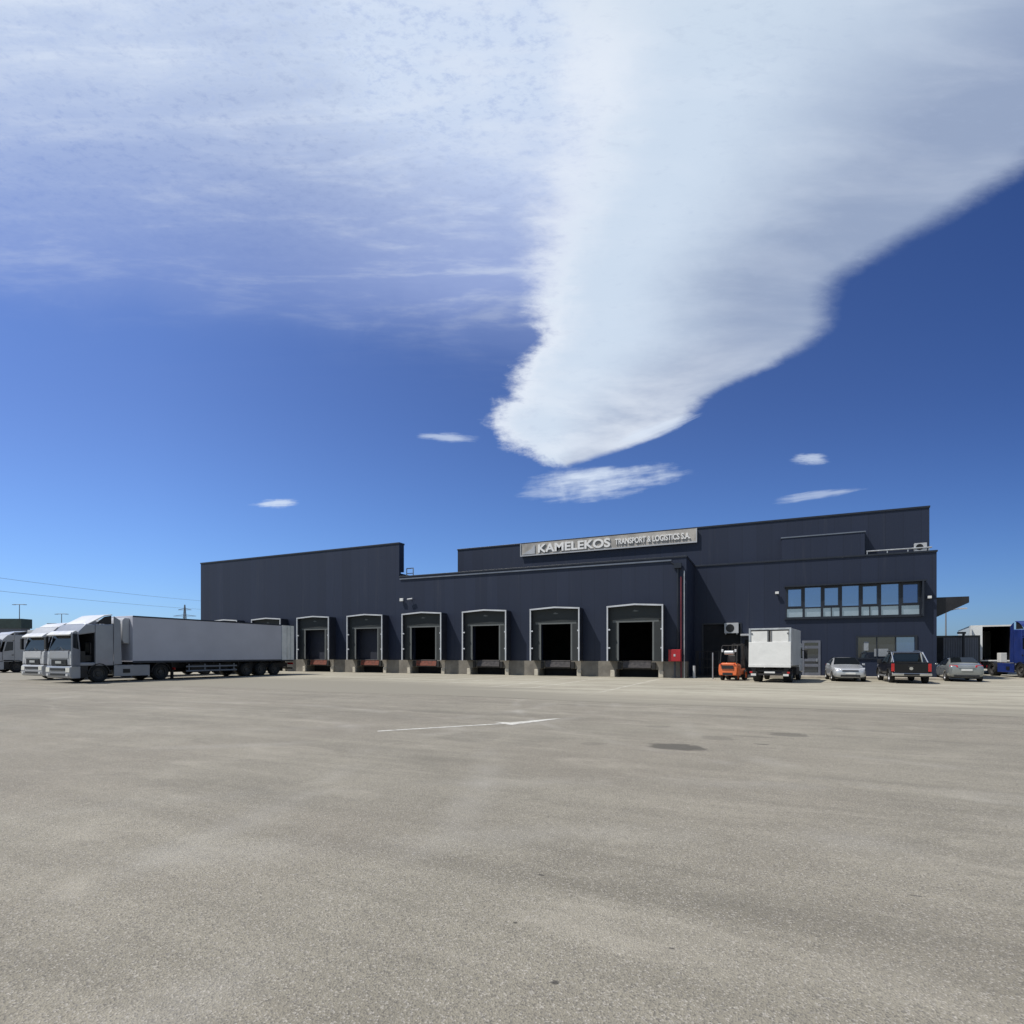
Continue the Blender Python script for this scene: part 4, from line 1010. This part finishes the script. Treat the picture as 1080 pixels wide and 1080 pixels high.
# plane of a high cloud layer, for perspective in the ripples
zz = t.math('MAXIMUM', s3.outputs[2], .03)
cp2 = t.new('ShaderNodeCombineXYZ'); t.link(t.math('DIVIDE', s3.outputs[0], zz), cp2.inputs[0]); t.link(t.math('DIVIDE', s3.outputs[1], zz), cp2.inputs[1]); LAY = cp2.outputs[0]
def uv(x, y): return ((x-540)/585, (690-y)/585)
def edge_curve(pts):                                         # horizontal tangent as a function of elevation tangent
    return t.curve(V, [(uv(x, y)[1], uv(x, y)[0]) for x, y in pts], 0.3, 1.3, -1.0, 1.6)
n1 = t.math('SUBTRACT', t.noise(UV, 3.0, 6, .6, .4), .5)
n2 = t.math('SUBTRACT', t.noise(UV, 14, 5, .6, .3), .5)
# colour of the clear air
base = sky.outputs[0]
hs = t.new('ShaderNodeHueSaturation'); hs.inputs['Saturation'].default_value = 1.0; hs.inputs['Value'].default_value = 1.0
t.link(base, hs.inputs['Color']); air0 = hs.outputs[0]
# the air is clearer and deeper away from the sun (to the right), paler blue towards the horizon
low = t.ramp(V, .5, .05, 0, 1)
tl = t.mix(low, (.72, .87, 1.32), (.70, 1.0, 1.54)); tr = t.mix(low, (.33, .47, .84), (.38, .58, .98))
air = t.mix(1.0, air0, t.mix(t.ramp(U, -.65, .92, 0, 1, False), tl, tr), 'MULTIPLY')
# big lenticular cloud
RIGHT = edge_curve([(590, 497), (625, 484), (668, 470), (708, 455), (733, 440), (748, 424), (788, 402), (845, 371), (874, 348), (882, 322), (890, 298), (938, 268), (1008, 230), (1056, 198), (1110, 158), (1190, 100), (1330, 0), (1380, -60)])
LEFT = edge_curve([(590, 492), (560, 481), (540, 468), (526, 452), (521, 436), (525, 418), (533, 402), (544, 386), (553, 370), (563, 353), (556, 340), (560, 300), (566, 240), (576, 160), (582, 80), (574, 0), (570, -60)])
n3 = t.math('SUBTRACT', t.noise(t.mapping(UV, (1, 2.4, 1), (0, 0, R(-32))), 26, 6, .68, .2), .5)
fib = t.math('SUBTRACT', t.noise(t.mapping(UV, (1.0, 3.6, 1), (0, 0, R(-12))), 2.6, 6, .56, .35), .5)
dr = t.math('SUBTRACT', t.math('ADD', RIGHT, t.math('ADD', t.math('MULTIPLY', n1, .07), t.math('ADD', t.math('MULTIPLY', n3, .028), t.math('MULTIPLY', fib, .04)))), U)
dl = t.math('SUBTRACT', U, t.math('ADD', LEFT, t.math('ADD', t.math('MULTIPLY', n1, .05), t.math('ADD', t.math('MULTIPLY', fib, .10), t.math('ADD', t.math('MULTIPLY', n3, .07), t.math('MULTIPLY', n2, .09))))))
softR = t.ramp(V, .42, .75, .03, .075); softL = t.ramp(V, .50, .85, .05, .14)
mR = t.ramp(t.math('DIVIDE', dr, softR), -.25, 1.0); mL = t.ramp(t.math('DIVIDE', dl, softL), -.3, .8)
big = t.math('MULTIPLY', mR, mL)
# shade of the cloud: bright spine on the sunny left, grey towards the right edge
across = t.math('DIVIDE', dl, t.math('MAXIMUM', t.math('ADD', dl, dr), .05))
across = t.math('ADD', across, t.math('MULTIPLY', n1, .18))
lit = t.ramp(across, .08, .95, 0, 1, False)
K = 1/STR
def col(r, g, b):
    f = lambda v: ((v/255+.055)/1.055)**2.4*K
    return (f(r), f(g), f(b))
cc = t.mix(t.ramp(across, .02, .22), col(232, 239, 250), col(206, 221, 239))
cc = t.mix(t.ramp(across, .28, .74), cc, col(152, 168, 197))
tops = t.math('MULTIPLY', t.ramp(V, 1.0, 1.25), t.ramp(U, .95, .3))
cc = t.mix(t.math('MULTIPLY', tops, .5), cc, col(204, 219, 235))
low_ = t.ramp(V, .62, .40)                                    # the tail near the horizon is brighter and banded
cc = t.mix(t.math('MULTIPLY', low_, t.ramp(fib, -.15, .2, .15, .75)), cc, col(233, 240, 250))
cc = t.mix(t.ramp(fib, -.08, .25, 0, .20), cc, col(230, 238, 250))
cc = t.mix(t.ramp(t.math('ADD', n3, t.math('MULTIPLY', n1, .5)), .0, .28, 0, .22), cc, col(168, 184, 212))
# thin rippled veil on the left
veil_top = t.math('ADD', V, t.math('ADD', t.math('MULTIPLY', n1, .10), t.math('MULTIPLY', U, .12)))
dens = t.curve(veil_top, [(.40, 0), (.50, .03), (.57, .26), (.66, .46), (.78, .55), (.9, .72), (1.02, .86), (1.15, .90), (1.3, .92)], .4, 1.3, 0, 1)
rip = t.noise(t.mapping(LAY, (1.0, 3.5, 1), (0, 0, R(24))), 5.5, 6, .6, .15)
rip2 = t.noise(t.mapping(LAY, (1, 1.6, 1), (0, 0, R(24))), 34, 4, .7, .1)
streak = t.noise(t.mapping(UV, (1.2, 6.0, 1), (0, 0, R(14))), 2.2, 5, .6, .8)
dens = t.math('MULTIPLY', dens, t.math('ADD', .58, t.math('ADD', t.math('MULTIPLY', streak, .48), t.math('MULTIPLY', rip, .28))))
dens = t.math('ADD', dens, t.math('MULTIPLY', t.math('MULTIPLY', t.math('SUBTRACT', rip2, .5), .75), t.ramp(V, .62, 1.0)))
dens = t.math('ADD', dens, t.math('MULTIPLY', t.math('MULTIPLY', t.ramp(U, -.5, .0), t.ramp(t.math('ADD', V, t.math('MULTIPLY', n1, .06)), .575, .68)), .34))
dens = t.math('MULTIPLY', dens, t.ramp(U, .45, .05)); dens = t.math('MINIMUM', t.math('MAXIMUM', dens, 0.0), .97)
vc = t.mix(t.ramp(V, .6, 1.05), col(160, 178, 226), col(210, 224, 245))
vc = t.mix(t.math('MULTIPLY', t.ramp(rip2, .45, .70), t.ramp(V, .6, 1.0, .12, .55)), vc, col(172, 190, 228))
vc = t.mix(t.ramp(t.math('ADD', t.math('MULTIPLY', streak, .6), t.math('MULTIPLY', rip, .4)), .46, .64, 0, .5), vc, col(222, 232, 247))
c = t.mix(dens, air, vc)
c = t.mix(t.math('MULTIPLY', big, t.ramp(across, .6, 1.0, .985, .95)), c, cc)
# small fair-weather wisps
for (x, y, rx, ry, rt, st) in ((638, 507, 84, 20, 7, .9), (291, 531, 27, 5.5, 2, .75), (855, 484, 24, 7, 2, .6), (862, 522, 52, 6, 8, .42), (474, 461, 34, 6, -2, .55), (690, 455, 55, 9, 21, .6), (575, 520, 30, 7, 4, .35)):
    a, b = uv(x, y)
    q = t.mapping(UV, (1, 1, 1), (0, 0, 0), (-a, -b, 0)); q = t.mapping(q, (585/rx, 585/ry, 1), (0, 0, 0)) if False else t.mapping(t.mapping(q, (1, 1, 1), (0, 0, R(-rt))), (585/rx, 585/ry, 1))
    ss = t.new('ShaderNodeSeparateXYZ'); t.link(q, ss.inputs[0])
    d = t.math('ADD', t.math('POWER', t.math('ABSOLUTE', ss.outputs[0]), 2), t.math('POWER', t.math('ABSOLUTE', ss.outputs[1]), 2))
    d = t.math('ADD', d, t.math('ADD', t.math('MULTIPLY', n2, 1.2), t.math('MULTIPLY', t.math('SUBTRACT', t.noise(t.mapping(q, (.8, 1.1, 1), (0, 0, 0), (x*.1, y*.1, 0)), 1.1, 6, .62), .5), 2.6)))
    c = t.mix(t.math('MULTIPLY', t.ramp(d, 1.0, -.25), st), c, col(222, 234, 250))
final = t.mix(ahead, air0, c)
t.put(bg.inputs['Color'], final); bg.inputs['Strength'].default_value = STR

L = bpy.data.lights.new('sun', 'SUN'); L.energy = 5.0; L.angle = R(.53); L.color = (1, .955, .88)
lo = bpy.data.objects.new('sun', L); C.objects.link(lo); lo.rotation_euler = SUN.to_track_quat('Z', 'Y').to_euler(); lo.location = (0, 0, 60)

cd = bpy.data.cameras.new('camera'); cd.sensor_width = 36; cd.sensor_fit = 'HORIZONTAL'; cd.lens = 36*585/1080; cd.shift_y = 150/1080
cd.clip_start = .05; cd.clip_end = 9000
co = bpy.data.objects.new('camera', cd); C.objects.link(co); co.location = (0, 0, 1.65); co.rotation_euler = (PI/2, 0, HEAD)
sc.camera = co
sc.view_settings.view_transform = 'Standard'; sc.view_settings.look = 'None'; sc.view_settings.exposure = 0; sc.view_settings.gamma = 1
sc.cycles.use_denoising = True
sc.cycles.max_bounces = 6
